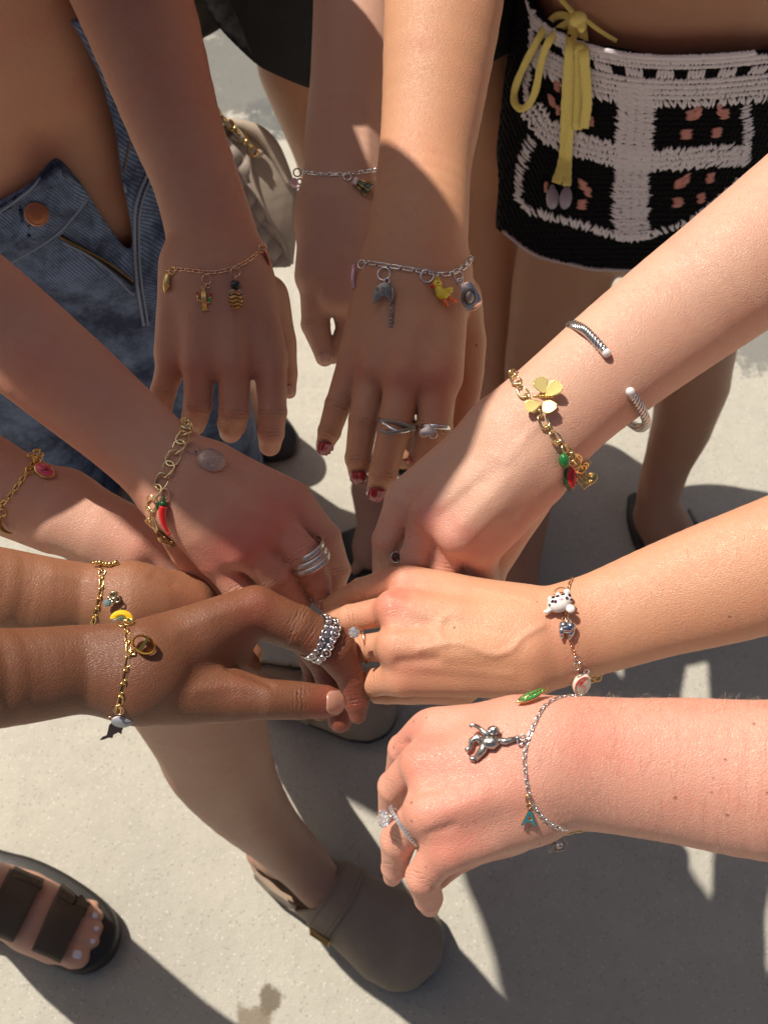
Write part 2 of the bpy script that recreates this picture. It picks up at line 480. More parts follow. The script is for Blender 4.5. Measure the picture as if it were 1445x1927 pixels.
# worn patches where the aggregate shows, near the top of the picture, and a stain by the clog
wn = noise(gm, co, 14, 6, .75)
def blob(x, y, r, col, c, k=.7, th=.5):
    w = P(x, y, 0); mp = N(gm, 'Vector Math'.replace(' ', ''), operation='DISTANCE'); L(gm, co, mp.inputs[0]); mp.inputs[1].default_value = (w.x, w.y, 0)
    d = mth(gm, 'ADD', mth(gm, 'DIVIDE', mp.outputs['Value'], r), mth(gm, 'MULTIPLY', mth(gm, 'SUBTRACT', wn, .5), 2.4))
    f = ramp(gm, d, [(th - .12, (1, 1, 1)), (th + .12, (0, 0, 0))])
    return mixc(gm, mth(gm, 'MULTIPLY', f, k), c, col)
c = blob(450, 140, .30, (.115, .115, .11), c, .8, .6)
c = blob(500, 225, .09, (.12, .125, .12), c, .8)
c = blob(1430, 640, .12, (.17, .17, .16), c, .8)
c = blob(508, 1880, .024, (.13, .10, .065), c, .85, .6)
c = blob(480, 1925, .03, (.2, .15, .10), c, .8, .6)
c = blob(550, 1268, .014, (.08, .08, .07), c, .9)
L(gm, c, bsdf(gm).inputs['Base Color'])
c_ = None; nb = bump(gm, noise(gm, co, 420, 4, .7), .6, .003)
bump(gm, noise(gm, co, 60, 4, .7), .3, .006, nb)
g = MB(); nseg = 24
g.add([(-60 + 120 * i / nseg, -60 + 120 * j / nseg, 0) for j in range(nseg + 1) for i in range(nseg + 1)],
      [(j * (nseg + 1) + i, j * (nseg + 1) + i + 1, (j + 1) * (nseg + 1) + i + 1, (j + 1) * (nseg + 1) + i) for j in range(nseg) for i in range(nseg)])
go = obj_mb('ground', g, gm, None, kind='structure')
# ================================================================== people
M_J = skin('skin_warm_tan', (.53, .265, .17), (.52, .18, .135))
M_K = skin('skin_golden', (.58, .295, .17), (.57, .20, .13), .06)
M_S = skin('skin_fair_rosy', (.625, .36, .255), (.63, .24, .18), .22, shine=.55)
M_A2 = skin('skin_light_tan', (.55, .32, .235), (.52, .22, .17))
M_A5 = skin('skin_peach', (.60, .31, .185), (.62, .22, .15), .05, shine=.6)
M_A6 = skin('skin_pink_freckled', (.645, .31, .225), (.66, .19, .14), .45, shine=.55)
M_A7 = skin('skin_rose_tan', (.58, .295, .205), (.58, .19, .145), .05)
M_A8 = skin('skin_peach_tan', (.61, .34, .245), (.58, .21, .16))
M_A9 = skin('skin_bronze', (.30, .13, .068), (.29, .09, .05), shine=.45)
M_SB = skin('skin_deep_tan', (.42, .21, .125), (.42, .15, .10))
M_CB = skin('skin_shaded_tan', (.43, .235, .16), (.44, .17, .12))  # tan darkened so the colour carries the shade on the clog wearer's leg
M_A10 = skin('skin_brown', (.185, .073, .036), (.235, .06, .035), shine=.45)

def finger(b, g, pts, crease=1.0, red=.5):
    """pts: knuckle .. tip (px, py, z, r)"""
    b.px(pts, g, k=0)
    for i in range(1, len(pts) - 1):
        p, q = pts[i - 1], pts[i + 1]
        # a slight swelling at the joint
        b.px([(pts[i][0] - .1, pts[i][1], pts[i][2], pts[i][3] * 1.05), (pts[i][0] + .1, pts[i][1], pts[i][2], pts[i][3] * 1.05)], g, k=0)
        b.joints.append((pts[i][0], pts[i][1], q[0] - p[0], q[1] - p[1], pts[i][3] * 1.15, crease))
        b.spots.append((pts[i][0], pts[i][1], pts[i][3] * 1.2, .35 * red))
    b.spots.append((pts[0][0], pts[0][1], pts[0][3] * 1.3, red))
    b.spots.append((pts[-1][0], pts[-1][1], pts[-1][3] * 1.4, .3 * red))

def palm(b, wrist, knuckles, rw, fill=.9):
    """metacarpals from the wrist line to the knuckles"""
    n = len(knuckles)
    for i, kn in enumerate(knuckles):
        w = wrist[i]
        mid = ((w[0] + kn[0]) / 2, (w[1] + kn[1]) / 2, (w[2] + kn[2]) / 2 + .002, (w[3] + kn[3]) / 2 * .98)
        b.px([w, mid, kn], 0, k=.008)
    for i in range(n - 1):   # flesh between the bones
        a, c = knuckles[i], knuckles[i + 1]
        m2 = ((a[0] + c[0]) / 2, (a[1] + c[1]) / 2, (a[2] + c[2]) / 2 - .006, min(a[3], c[3]) * .85)
        wa, wc = wrist[i], wrist[i + 1]
        w2 = ((wa[0] + wc[0]) / 2, (wa[1] + wc[1]) / 2, (wa[2] + wc[2]) / 2 - .004, min(wa[3], wc[3]) * .95)
        m2 = (m2[0] * .86 + w2[0] * .14, m2[1] * .86 + w2[1] * .14, m2[2] * .86 + w2[2] * .14, m2[3])
        b.px([w2, m2], 0, k=.010)

# ---- A1: left arm of the person in jeans
A1 = Body()
A1.px([(60, -420, .95, 120), (180, -170, .88, 118), (252, 0, .83, 110), (328, 230, .815, 88), (369, 340, .81, 81), (403, 461, .80, 86), (418, 540, .795, 98)], 0, .78, sub=4, k=0)
palm(A1, [(350, 500, .795, 50), (385, 505, .80, 48), (425, 505, .80, 48), (460, 500, .795, 46)],
     [(328, 665, .775, 38), (377, 682, .782, 38), (440, 684, .782, 40), (503, 678, .775, 40)], 40)
finger(A1, 1, [(324, 685, .775, 29), (308, 735, .762, 24), (300, 790, .745, 21)], .5)
finger(A1, 2, [(375, 700, .78, 29), (373, 762, .768, 27), (368, 782, .758, 25), (366, 798, .742, 22)], .8)
finger(A1, 3, [(441, 705, .78, 30), (441, 775, .768, 29), (437, 797, .758, 27), (434, 812, .742, 22)], .8)
finger(A1, 4, [(510, 705, .775, 30), (513, 775, .765, 27), (510, 815, .755, 25), (508, 838, .745, 21)], .8)
A1.px([(500, 560, .775, 44), (528, 640, .755, 30), (541, 700, .742, 20), (545, 738, .735, 13)], 5, k=0)
A1.veins += [([(372, 560), (360, 680)], 14, .0006, 0), ([(440, 560), (442, 690)], 14, .0006, .2), ([(408, 600), (400, 700)], 12, -.0005, 0), ([(470, 600), (474, 700)], 12, -.0006, 0)]
A1.spots += [(360, 650, 60, .35), (500, 640, 60, .2), (350, 150, 90, .3), (430, 420, 60, .35)]

# ---- A2: hand hanging behind the centre one
A2 = Body()
A2.px([(700, -420, .86, 100), (686, -150, .81, 92), (672, 0, .79, 82), (662, 150, .775, 78), (650, 256, .77, 76), (648, 330, .765, 76), (636, 410, .76, 82)], 0, .78, sub=4, k=0)
palm(A2, [(605, 380, .76, 40), (640, 380, .765, 40), (680, 390, .765, 40), (712, 400, .76, 40)],
     [(592, 520, .745, 38), (632, 560, .74, 36), (676, 570, .74, 36), (716, 570, .74, 34)], 38)
finger(A2, 1, [(594, 530, .742, 30), (594, 610, .725, 27), (611, 672, .715, 18)], .7)
finger(A2, 2, [(650, 560, .735, 30), (660, 620, .72, 28), (628, 668, .71, 16)], .3)
finger(A2, 3, [(690, 570, .74, 30), (680, 660, .72, 24), (672, 720, .71, 20)], .3)
finger(A2, 4, [(720, 570, .74, 30), (722, 660, .72, 24), (718, 730, .71, 20)], .3)
A2.veins += [([(690, 200), (692, 300)], 10, .0009, .3)]

# ---- A3: the centre hand with red nails
A3 = Body()
A3.px([(870, -420, .90, 112), (850, -170, .885, 115), (835, 0, .87, 112), (813, 206, .845, 95), (799, 309, .835, 88), (790, 412, .828, 92), (783, 480, .82, 97), (778, 540, .81, 106)], 0, .78, sub=4, k=0)
palm(A3, [(722, 510, .81, 50), (762, 515, .815, 52), (802, 515, .815, 52), (838, 510, .81, 48)],
     [(672, 672, .79, 36), (710, 692, .795, 40), (765, 706, .80, 44), (828, 708, .80, 44)], 40)
finger(A3, 1, [(664, 690, .788, 31), (636, 762, .777, 25), (620, 812, .765, 22), (611, 838, .757, 17)])
finger(A3, 2, [(702, 700, .79, 32), (684, 790, .782, 28), (674, 862, .768, 25), (674, 890, .76, 19)])
finger(A3, 3, [(760, 715, .797, 36), (741, 810, .787, 31), (721, 890, .77, 27), (710, 922, .76, 21)])
finger(A3, 4, [(822, 715, .797, 38), (817, 805, .785, 34), (796, 865, .768, 28), (784, 910, .755, 22)])
A3.px([(862, 560, .795, 44), (884, 640, .78, 31), (885, 700, .77, 26), (874, 774, .76, 24), (850, 850, .75, 20)], 5, k=0)
A3.veins += [([(760, 600), (745, 700)], 14, .0005, 0), ([(800, 600), (822, 700)], 14, .0006, 0), ([(730, 600), (738, 700)], 12, -.0003, 0), ([(793, 640), (798, 740)], 12, -.0006, 0),
             ([(712, 330), (740, 400), (800, 440), (870, 452)], 12, -.0005, 0), ([(700, 400), (760, 470), (860, 478)], 6, -.0004, 0)]
A3.spots += [(750, 720, 45, .7), (830, 730, 50, .9), (860, 470, 50, .5), (890, 40, 60, -.2)]

# ---- A4: right arm coming down diagonally
A4 = Body()
A4.px([(1900, 80, .97, 150), (1620, 320, .90, 140), (1400, 496, .875, 128), (1290, 578, .86, 120), (1180, 662, .85, 112), (1090, 736, .842, 106), (1035, 785, .838, 106), (985, 832, .83, 112)], 0, .8, sub=4, k=0)
palm(A4, [(925, 815, .83, 52), (955, 845, .835, 54), (985, 875, .835, 54), (1012, 905, .825, 50)],
     [(768, 938, .80, 42), (815, 968, .812, 43), (862, 1005, .812, 43), (902, 1030, .80, 42)], 40)
finger(A4, 1, [(760, 948, .80, 36), (728, 1015, .787, 28), (724, 1080, .76, 24)], .5)
finger(A4, 2, [(806, 975, .805, 36), (784, 1045, .79, 31), (776, 1120, .75, 26)], .5)
finger(A4, 3, [(855, 1008, .805, 36), (840, 1065, .79, 30), (832, 1140, .75, 26)], .5)
finger(A4, 4, [(900, 1035, .795, 38), (902, 1090, .78, 34), (898, 1150, .75, 28)], .5)
A4.px([(1000, 930, .81, 44), (952, 1020, .79, 34), (925, 1070, .775, 30), (915, 1130, .76, 26)], 5, k=0)
A4.veins += [([(930, 860), (830, 950)], 16, .0006, 0), ([(950, 900), (870, 985)], 16, .0006, 0), ([(905, 905), (835, 965)], 9, -.0004, 0), ([(1010, 800), (950, 870)], 10, .0004, .3)]
A4.spots += [(806, 965, 40, .6), (880, 1030, 55, .5), (960, 1000, 50, .4), (1060, 790, 50, .3)]

# ---- A5: right arm with raised veins
A5 = Body()
A5.px([(2050, 830, .90, 160), (1720, 970, .85, 142), (1445, 1066, .82, 124), (1340, 1100, .81, 116), (1240, 1132, .80, 105), (1140, 1168, .792, 96), (1080, 1186, .79, 94), (1030, 1202, .79, 96), (970, 1210, .788, 100)], 0, .74, sub=4, k=0)
palm(A5, [(985, 1150, .79, 48), (985, 1185, .797, 46), (985, 1225, .797, 46), (985, 1268, .785, 46)],
     [(765, 1098, .79, 36), (742, 1146, .797, 38), (748, 1216, .797, 42), (765, 1268, .785, 42)], 40)
finger(A5, 1, [(742, 1094, .785, 28), (680, 1112, .775, 25), (628, 1140, .76, 22)], .5)
finger(A5, 2, [(728, 1150, .79, 29), (660, 1163, .776, 26), (600, 1180, .75, 22)], .7)
finger(A5, 3, [(735, 1216, .79, 30), (680, 1220, .776, 26), (620, 1232, .75, 22)], .7)
finger(A5, 4, [(752, 1275, .785, 34), (706, 1284, .772, 26), (650, 1290, .75, 22)], .4)
A5.px([(870, 1290, .77, 36), (780, 1300, .755, 26), (728, 1308, .75, 18), (708, 1312, .745, 13)], 5, k=0)
A5.veins += [([(1020, 1178), (985, 1198), (962, 1222), (930, 1232), (896, 1222), (868, 1210), (826, 1214), (790, 1222)], 7, .0008, .35),
             ([(940, 1180), (900, 1168), (856, 1156), (832, 1166), (826, 1190), (838, 1208)], 7, .0005, .3), ([(832, 1166), (800, 1156), (776, 1150)], 8, .0005, .2),
             ([(1000, 1128), (920, 1110), (840, 1104), (800, 1100)], 8, .0005, .2), ([(960, 1270), (860, 1262), (790, 1256)], 9, .0004, .1),
             ([(770, 1120), (740, 1112)], 9, -.001, 0), ([(800, 1175), (740, 1182), (715, 1184)], 10, -.0012, 0), ([(820, 1240), (750, 1246)], 10, -.001, 0)]
A5.spots += [(742, 1090, 40, .6), (740, 1140, 40, .6), (1000, 1290, 60, .3), (820, 1290, 70, .4)]

# ---- A6: freckled arm at the bottom right
A6 = Body()
A6.px([(2100, 1500, .86, 185), (1720, 1480, .84, 170), (1445, 1468, .825, 150), (1300, 1452, .82, 138), (1180, 1442, .818, 128), (1100, 1436, .818, 125), (1040, 1438, .818, 128), (990, 1445, .815, 136)], 0, .74, sub=4, k=0)
palm(A6, [(1000, 1375, .815, 60), (1000, 1420, .822, 58), (1000, 1470, .822, 58), (1000, 1530, .81, 56)],
     [(826, 1378, .81, 48), (800, 1438, .818, 48), (812, 1525, .82, 52), (848, 1588, .81, 50)], 40)
finger(A6, 1, [(806, 1376, .805, 40), (760, 1410, .785, 30), (748, 1455, .76, 24)], .4)
finger(A6, 2, [(785, 1440, .81, 38), (742, 1480, .79, 31), (736, 1530, .765, 25)], .4)
finger(A6, 3, [(795, 1530, .815, 38), (750, 1580, .795, 34), (742, 1632, .775, 25), (738, 1650, .768, 18)], .6)
finger(A6, 4, [(840, 1592, .81, 42), (796, 1650, .795, 33), (806, 1690, .775, 27), (808, 1704, .77, 21)], .6)
A6.px([(960, 1560, .80, 48), (890, 1590, .79, 38), (850, 1620, .78, 30), (826, 1650, .775, 22)], 5, k=0)
A6.veins += [([(900, 1440), (830, 1440)], 16, .0006, 0), ([(900, 1500), (840, 1525)], 16, .0006, 0), ([(830, 1480), (775, 1492)], 11, -.0013, 0), ([(800, 1405), (765, 1400)], 10, -.0012, 0),
             ([(850, 1555), (806, 1570)], 9, -.0008, 0), ([(960, 1395), (890, 1400)], 12, .0004, .2)]
A6.spots += [(830, 1400, 60, .5), (790, 1440, 50, .6), (850, 1480, 60, .4), (1120, 1400, 60, .3), (830, 1600, 50, .5), (800, 1690, 40, .5)]

# ---- A7: left arm with the chunky curb bracelet
A7 = Body()
A7.px([(-520, 180, .97, 150), (-240, 420, .90, 118), (0, 610, .85, 102), (75, 672, .84, 98), (150, 735, .825, 93), (235, 808, .812, 86), (300, 868, .805, 84), (350, 915, .80, 96)], 0, .78, sub=4, k=0)
palm(A7, [(405, 880, .80, 46), (385, 905, .805, 46), (360, 930, .805, 46), (338, 962, .80, 44)],
     [(545, 945, .785, 44), (500, 990, .792, 42), (452, 1030, .79, 42), (405, 1045, .78, 40)], 40)
finger(A7, 4, [(556, 955, .783, 38), (612, 1012, .77, 30), (636, 1072, .75, 24), (628, 1110, .742, 20)], .8)
finger(A7, 3, [(515, 985, .79, 38), (568, 1042, .78, 34), (596, 1095, .765, 27), (610, 1132, .755, 18)], 1)
finger(A7, 2, [(462, 1030, .788, 37), (516, 1082, .775, 33), (558, 1140, .755, 28)], .6)
finger(A7, 1, [(412, 1050, .778, 36), (452, 1110, .765, 32), (480, 1160, .75, 28)], .5)
A7.px([(330, 985, .785, 40), (350, 1040, .77, 30), (400, 1092, .755, 26), (440, 1130, .745, 22)], 5, k=0)
A7.veins += [([(420, 920), (500, 975)], 15, .0005, 0), ([(400, 960), (460, 1020)], 15, .0005, 0), ([(470, 975), (530, 1010)], 9, -.0007, 0), ([(545, 990), (575, 1015)], 8, -.0008, 0), ([(450, 1005), (480, 1065)], 9, -.0007, 0)]
A7.spots += [(510, 960, 50, .8), (450, 1040, 60, 1.0), (400, 1060, 50, .6), (180, 830, 100, .4), (60, 760, 90, .4)]

# ---- A8: far left arm half hidden
A8 = Body()
A8.px([(-600, 640, .86, 130), (-300, 770, .81, 105), (-60, 885, .77, 88), (0, 918, .762, 84), (60, 945, .757, 80), (110, 962, .752, 82)], 0, .72, sub=4, k=0)
palm(A8, [(130, 930, .755, 40), (120, 955, .757, 42), (110, 985, .755, 42)], [(270, 1010, .745, 46), (255, 1035, .745, 46), (240, 1058, .735, 40)], 40)
finger(A8, 1, [(280, 1020, .745, 42), (340, 1070, .735, 34), (380, 1100, .72, 28)], .3)
finger(A8, 2, [(250, 1050, .74, 40), (310, 1090, .73, 32), (350, 1110, .72, 28)], .3)
A8.px([(140, 1010, .745, 40), (200, 1050, .735, 32), (250, 1080, .725, 26)], 5, k=0)

# ---- A9: bronze arm under the brown one
A9 = Body()
A9.px([(-650, 1010, .88, 125), (-300, 1072, .82, 100), (0, 1112, .782, 82), (80, 1122, .775, 76), (150, 1126, .77, 68), (200, 1130, .77, 66), (250, 1134, .768, 72)], 0, .72, sub=4, k=0)
palm(A9, [(250, 1105, .77, 42), (250, 1130, .772, 42), (250, 1160, .768, 42)], [(350, 1118, .758, 40), (365, 1140, .758, 40), (360, 1170, .75, 40)], 40)
finger(A9, 1, [(360, 1122, .755, 36), (420, 1150, .74, 30), (460, 1190, .73, 26)], .3)
finger(A9, 2, [(365, 1150, .755, 36), (430, 1190, .74, 30), (470, 1230, .73, 26)], .3)
A9.veins += [([(290, 1085), (325, 1100)], 10, -.0006, 0), ([(100, 1080), (180, 1095)], 10, .0005, 0)]

# ---- A10: brown hand pinching at the front
A10 = Body()
A10.px([(-680, 1330, .92, 140), (-320, 1300, .87, 118), (0, 1276, .835, 94), (80, 1268, .828, 88), (150, 1260, .822, 84), (205, 1262, .82, 88), (260, 1268, .818, 98)], 0, .72, sub=4, k=0)
palm(A10, [(300, 1215, .815, 56), (300, 1250, .815, 58), (300, 1300, .805, 56)],
     [(478, 1148, .808, 46), (440, 1180, .80, 50), (400, 1230, .795, 60)], 40)
finger(A10, 1, [(488, 1150, .808, 44), (560, 1180, .80, 41), (628, 1218, .79, 40), (660, 1275, .775, 27), (670, 1320, .765, 24), (673, 1346, .76, 17)], .9)
finger(A10, 2, [(480, 1160, .785, 38), (575, 1200, .768, 32), (612, 1252, .755, 28), (634, 1320, .745, 27), (640, 1356, .74, 23)], .6)
finger(A10, 3, [(480, 1160, .765, 32), (572, 1200, .75, 26), (594, 1262, .738, 24), (602, 1338, .732, 19)], .4)
A10.px([(330, 1300, .805, 64), (430, 1308, .80, 52), (505, 1316, .80, 38), (560, 1318, .795, 36), (612, 1320, .79, 31), (624, 1321, .788, 27)], 5, k=0)
A10.px([(370, 1250, .79, 60), (430, 1240, .78, 40), (462, 1256, .775, 30)], 0, k=.012)
A10.joints += [(565, 1318, 1, 0, 36, 1.0)]
A10.spots += [(600, 1240, 30, .6), (640, 1300, 60, 1.2), (660, 1340, 40, 1.2), (640, 1360, 40, 1.4), (600, 1330, 40, .8)]
A10.veins += [([(330, 1190), (420, 1150), (470, 1135)], 14, .0005, 0), ([(430, 1255), (470, 1270), (510, 1290)], 7, -.0012, 0), ([(370, 1300), (440, 1290), (500, 1295)], 12, .0006, 0)]
for b_ in (A1, A2, A3, A4, A5, A6, A7, A8, A9, A10): b_.build('arm')

# ---- trunks and legs
def trunk(cx, cy, hip, sh, head, w=.15, tip=.0, arms=(), kind=''):
    pass
BJ = Body(voxel=.006, kbase=.03, kf=.02, pad=.03)
BJ.wd([(-.36, .80, .50, .155), (-.36, .79, .60, .15), (-.36, .785, .70, .133), (-.36, .785, .80, .122), (-.365, .79, .92, .13), (-.37, .80, 1.03, .145), (-.375, .80, 1.12, .13)], 0, .74, (0, 1, 0), sub=2, k=0)
BJ.wd([(-.53, .80, 1.15, .055), (-.375, .795, 1.19, .065), (-.22, .80, 1.14, .055)], 0, k=.04)
BJ.wd([(-.375, .77, 1.16, .06), (-.37, .70, 1.27, .052), (-.365, .63, 1.33, .05)], 0, k=.03)
BJ.wd([(-.36, .62, 1.36, .085), (-.36, .595, 1.43, .098), (-.36, .60, 1.46, .095)], 0, .95, (1, 0, 0), k=.02)
BJ.wd([(-.36, .515, 1.385, .014), (-.36, .503, 1.37, .017)], 0, k=.012)      # nose
BJ.wd([(-.36, .545, 1.33, .022), (-.36, .538, 1.335, .02)], 0, k=.03)         # chin
BJ.wd([(-.22, .80, 1.14, .055), (-.185, .84, .98, .044), (-.165, .85, .87, .04)], 0, k=.02)
p0 = P(180, -170, .88); p1 = P(60, -420, .95)
BJ.wd([(-.165, .85, .87, .041), tuple(P(100, -330, .90)) + (.043,), tuple(P(180, -170, .875)) + (.042,)], 0, k=.02)
BJ.wd([(-.54, .80, 1.13, .055), (-.60, .78, .95, .044), (-.60, .70, .80, .038), (-.56, .62, .72, .03)], 0, k=.02)
for sx in (-.44, -.29):
    BJ.wd([(-.36 + (sx + .36) * .9, .795, .56, .095), (sx, .79, .35, .07), (sx, .80, .1, .045)], 0, k=.02)
    BJ.wd([(sx, .82, .04, .03), (sx + .01, .70, .025, .028)], 0, k=.02)
def navel(v, f):
    c = np.array(P(76, 262, .724))
    q = v - CAM; dep = q @ np.array(FWD); X = 722.5 + F * q[:, 0] / dep; Y = 963.5 - F * (q @ np.array(UP)) / dep
    front = v[:, 1] < .78
    d = np.exp(-(((X - 74) / 11) ** 2 + ((Y - 262) / 15) ** 2)) * front * .012
    e = np.exp(-(((X - 74) / 34) ** 2 + ((Y - 262) / 40) ** 2)) * front * .004
    v = v.copy(); v[:, 1] += d + e; return v, f
BJ.cuts.append(navel)
BJ.build('j'); BJ.v = laplace(BJ.v, BJ.f, 2)

BK = Body(voxel=.006, kbase=.03, kf=.02, pad=.03)    # person in black
BK.wd([(-.03, .93, .735, .14), (-.02, .93, .78, .135), (-.02, .96, .86, .12), (-.02, 1.01, .98, .13), (-.02, 1.07, 1.1, .14)], 0, .74, (0, 1, 0), sub=2, k=0)
BK.wd([(-.18, 1.12, 1.16, .055), (-.02, 1.12, 1.2, .06), (.15, 1.12, 1.16, .055)], 0, k=.04)
BK.wd([(-.02, 1.12, 1.2, .052), (-.02, 1.13, 1.36, .05)], 0, k=.03)
BK.wd([(-.02, 1.12, 1.42, .09), (-.02, 1.13, 1.49, .098)], 0, k=.02)
BK.wd([(.15, 1.12, 1.16, .05), (.12, .99, 1.0, .045), tuple(P(870, -420, .90)) + (.043,)], 0, k=.02)
BK.px([(602, -40, .66, 90), (564, 120, .56, 80), (618, 280, .44, 66), (655, 430, .32, 58), (700, 640, .2, 48), (745, 780, .08, 34)], 0, k=.02)
BK.px([(840, -40, .66, 110), (900, 130, .56, 92), (925, 330, .42, 74), (925, 430, .36, 68), (930, 620, .24, 56), (925, 800, .12, 38), (930, 880, .06, 34)], 0, k=.02)
BK.px([(745, 800, .05, 36), (762, 850, .03, 34)], 0, k=.02)
BK.px([(930, 890, .05, 36), (930, 950, .03, 32)], 0, k=.02)
BK.build('k')

BS = Body(voxel=.006, kbase=.03, kf=.02, pad=.03)    # person in the crochet skirt
SX, SY = .27, .87
BS.wd([(SX, SY + .01, .52, .130), (SX, SY + .01, .62, .134), (SX, SY, .74, .128), (SX, SY, .85, .118), (SX, SY, .97, .13), (SX, SY, 1.1, .14)], 0, .74, (0, 1, 0), sub=2, k=0)
BS.wd([(SX - .16, SY, 1.16, .055), (SX, SY, 1.2, .06), (SX + .16, SY, 1.16, .055)], 0, k=.04)
BS.wd([(SX, SY, 1.2, .052), (SX, SY, 1.36, .05)], 0, k=.03)
BS.wd([(SX, SY - .01, 1.42, .09), (SX, SY, 1.49, .098)], 0, k=.02)
BS.wd([(SX + .16, SY, 1.16, .05), (SX + .24, SY + .02, 1.0, .043), (SX + .27, SY + .03, .86, .036), (SX + .26, SY, .74, .03)], 0, k=.02)
BS.wd([(SX - .16, SY, 1.16, .05), (SX - .22, SY + .10, 1.0, .043), (SX - .2, SY + .16, .86, .036), (SX - .12, SY + .16, .78, .03)], 0, k=.02)
BS.px([(1078, 430, .44, 96), (1058, 520, .375, 92), (1026, 660, .28, 74), (1004, 800, .18, 58), (990, 940, .10, 48), (975, 1060, .05, 40), (970, 1120, .04, 40)], 0, k=.02)
BS.px([(1255, 430, .44, 100), (1282, 520, .375, 95), (1304, 640, .29, 80), (1303, 720, .23, 68), (1283, 800, .165, 56), (1252, 880, .105, 43), (1236, 940, .08, 39), (1240, 975, .055, 42)], 0, k=.02)
BS.px([(1236, 968, .04, 40), (1270, 1030, .03, 48), (1300, 1070, .02, 46)], 0, k=.02)
BS.build('s')

BC = Body(voxel=.0045, kbase=.02, kf=.02, pad=.03)    # lower legs of the person in clogs
BC.px([(250, 1160, .64, 108), (330, 1270, .52, 112), (392, 1370, .40, 108), (410, 1425, .33, 100), (455, 1500, .23, 78), (512, 1566, .14, 58), (565, 1620, .085, 50), (618, 1680, .06, 44), (700, 1738, .04, 42)], 0, sub=3, k=0)
BC.px([(520, 1600, .06, 50), (500, 1600, .05, 38)], 0, k=.02)
BC.px([(230, 1160, .62, 90), (330, 1230, .40, 70), (430, 1280, .16, 45), (500, 1306, .07, 36), (600, 1324, .04, 34)], 0, k=.02)
BC.px([(250, 1160, .64, 105), (60, 1190, .66, 105), (-250, 1210, .68, 130)], 0, k=.02)
BC.build('c')

BT = Body(voxel=.003, kbase=.012, kf=.006, pad=.02)    # sandalled foot, bottom left
BT.wd([(-.49, .25, .85, .07), (-.49, .25, .7, .064), (-.49, .245, .5, .052), (-.50, .24, .3, .053), (-.502, .22, .14, .038), tuple(P(-100, 1660, .07)) + (.036,)], 0, k=.02)
BT.px([(-130, 1660, .06, 58), (-40, 1680, .055, 62), (40, 1705, .045, 64), (95, 1730, .038, 60)], 0, .7, (0, 0, 1), k=.015)
BT.px([(60, 1745, .036, 46), (100, 1775, .034, 36)], 0, k=.01)
BT.px([(110, 1780, .036, 28), (140, 1796, .034, 26), (148, 1800, .033, 22)], 1, k=0)
for (x, y, r), (x2, y2) in zip([(174, 1770, 15), (182, 1747, 14), (184, 1724, 13), (176, 1706, 12)], [(120, 1750), (125, 1735), (130, 1715), (130, 1700)]):
    BT.px([(x2, y2, .036, r * 1.25), ((x + x2) / 2, (y + y2) / 2, .04, r * 1.05), (x, y, .032, r)], 2 + y, k=0)
BT.build('t')

def upper_arm(*pts):
    b = Body(voxel=.005, kbase=.02, pad=.02); b.wd(list(pts), 0, sub=2, k=0); b.build('u'); return b
def PW(x, y, z, r): p = P(x, y, z); return (p.x, p.y, p.z, r)
U4 = upper_arm(PW(1700, 240, .92, .038), PW(1900, 80, .97, .042), (.62, .66, 1.03, .045), (.66, .70, 1.12, .048), (.66, .72, 1.2, .055))
U5 = upper_arm(PW(1800, 930, .865, .034), PW(2050, 830, .90, .038), (.56, .30, .96, .043), (.62, .32, 1.06, .047), (.64, .33, 1.18, .055))
U6 = upper_arm(PW(1850, 1485, .85, .036), PW(2100, 1500, .86, .040), (.42, .06, .92, .044), (.50, .05, 1.04, .048), (.54, .05, 1.16, .056))
U10 = upper_arm(PW(-500, 1315, .90, .036), PW(-680, 1330, .92, .038), (-.42, .12, .98, .042), (-.52, .08, 1.08, .046), (-.56, .06, 1.18, .055))
U9 = upper_arm(PW(-500, 1035, .85, .034), PW(-650, 1010, .88, .036), (-.48, .24, .95, .042), (-.58, .22, 1.06, .046), (-.62, .2, 1.16, .055))
J, J_bvh = person([BJ, A1], M_J, (-.36, .79, 0), 'person with bare midriff in unbuttoned blue jeans at top left')
K, K_bvh = person([BK, A3], M_K, (-.02, .93, 0), 'person in black shorts reaching in with a red-nailed centre hand')
S_, S_bvh = person([BS], M_SB, (SX, SY, 0), 'person in black and white crochet mini skirt at top right')
Q4, Q4_bvh = person([A4, U4], M_S, (.2, .5, .8), 'person with fair diagonal arm wearing a cable cuff and butterfly bracelet')
C_, C_bvh = person([BC], M_CB, tuple(P(560, 1640, 0)), 'person in taupe suede clogs, bare leg below the brown hand')
Q7, Q7_bvh = person([A7], M_A7, (-.25, .4, .78), 'person whose shaded left arm wears a chunky gold chain and three stacked rings')
T_, T_bvh = person([BT, A8], M_A8, tuple(P(-60, 1690, 0)), 'person in black strapped sandals, far left arm with pink charm')
Q2, Q2_bvh = person([A2], M_A2, (-.02, .75, .7), 'person whose hand hangs half hidden behind the red-nailed hand')
Q5, Q5_bvh = person([A5, U5], M_A5, (.3, .2, .75), 'person whose veined hand wears the tooth and spotted bead bracelet')
Q6, Q6_bvh = person([A6, U6], M_A6, (.25, .1, .75), 'person with pink freckled forearm and diamond ring at bottom right')
Q9, Q9_bvh = person([A9, U9], M_A9, (-.25, .2, .7), 'person with bronze forearm lying just behind the brown hand')
Q10, Q10_bvh = person([A10, U10], M_A10, (-.25, .2, .75), 'person with dark brown hand wearing a tentacle ring')

def arm_bvh(b): return BVHTree.FromPolygons(b.v.tolist(), b.f.tolist())
A1_bvh, A3_bvh, A4_bvh, A7_bvh, A8_bvh = [arm_bvh(b) for b in (A1, A3, A4, A7, A8)]
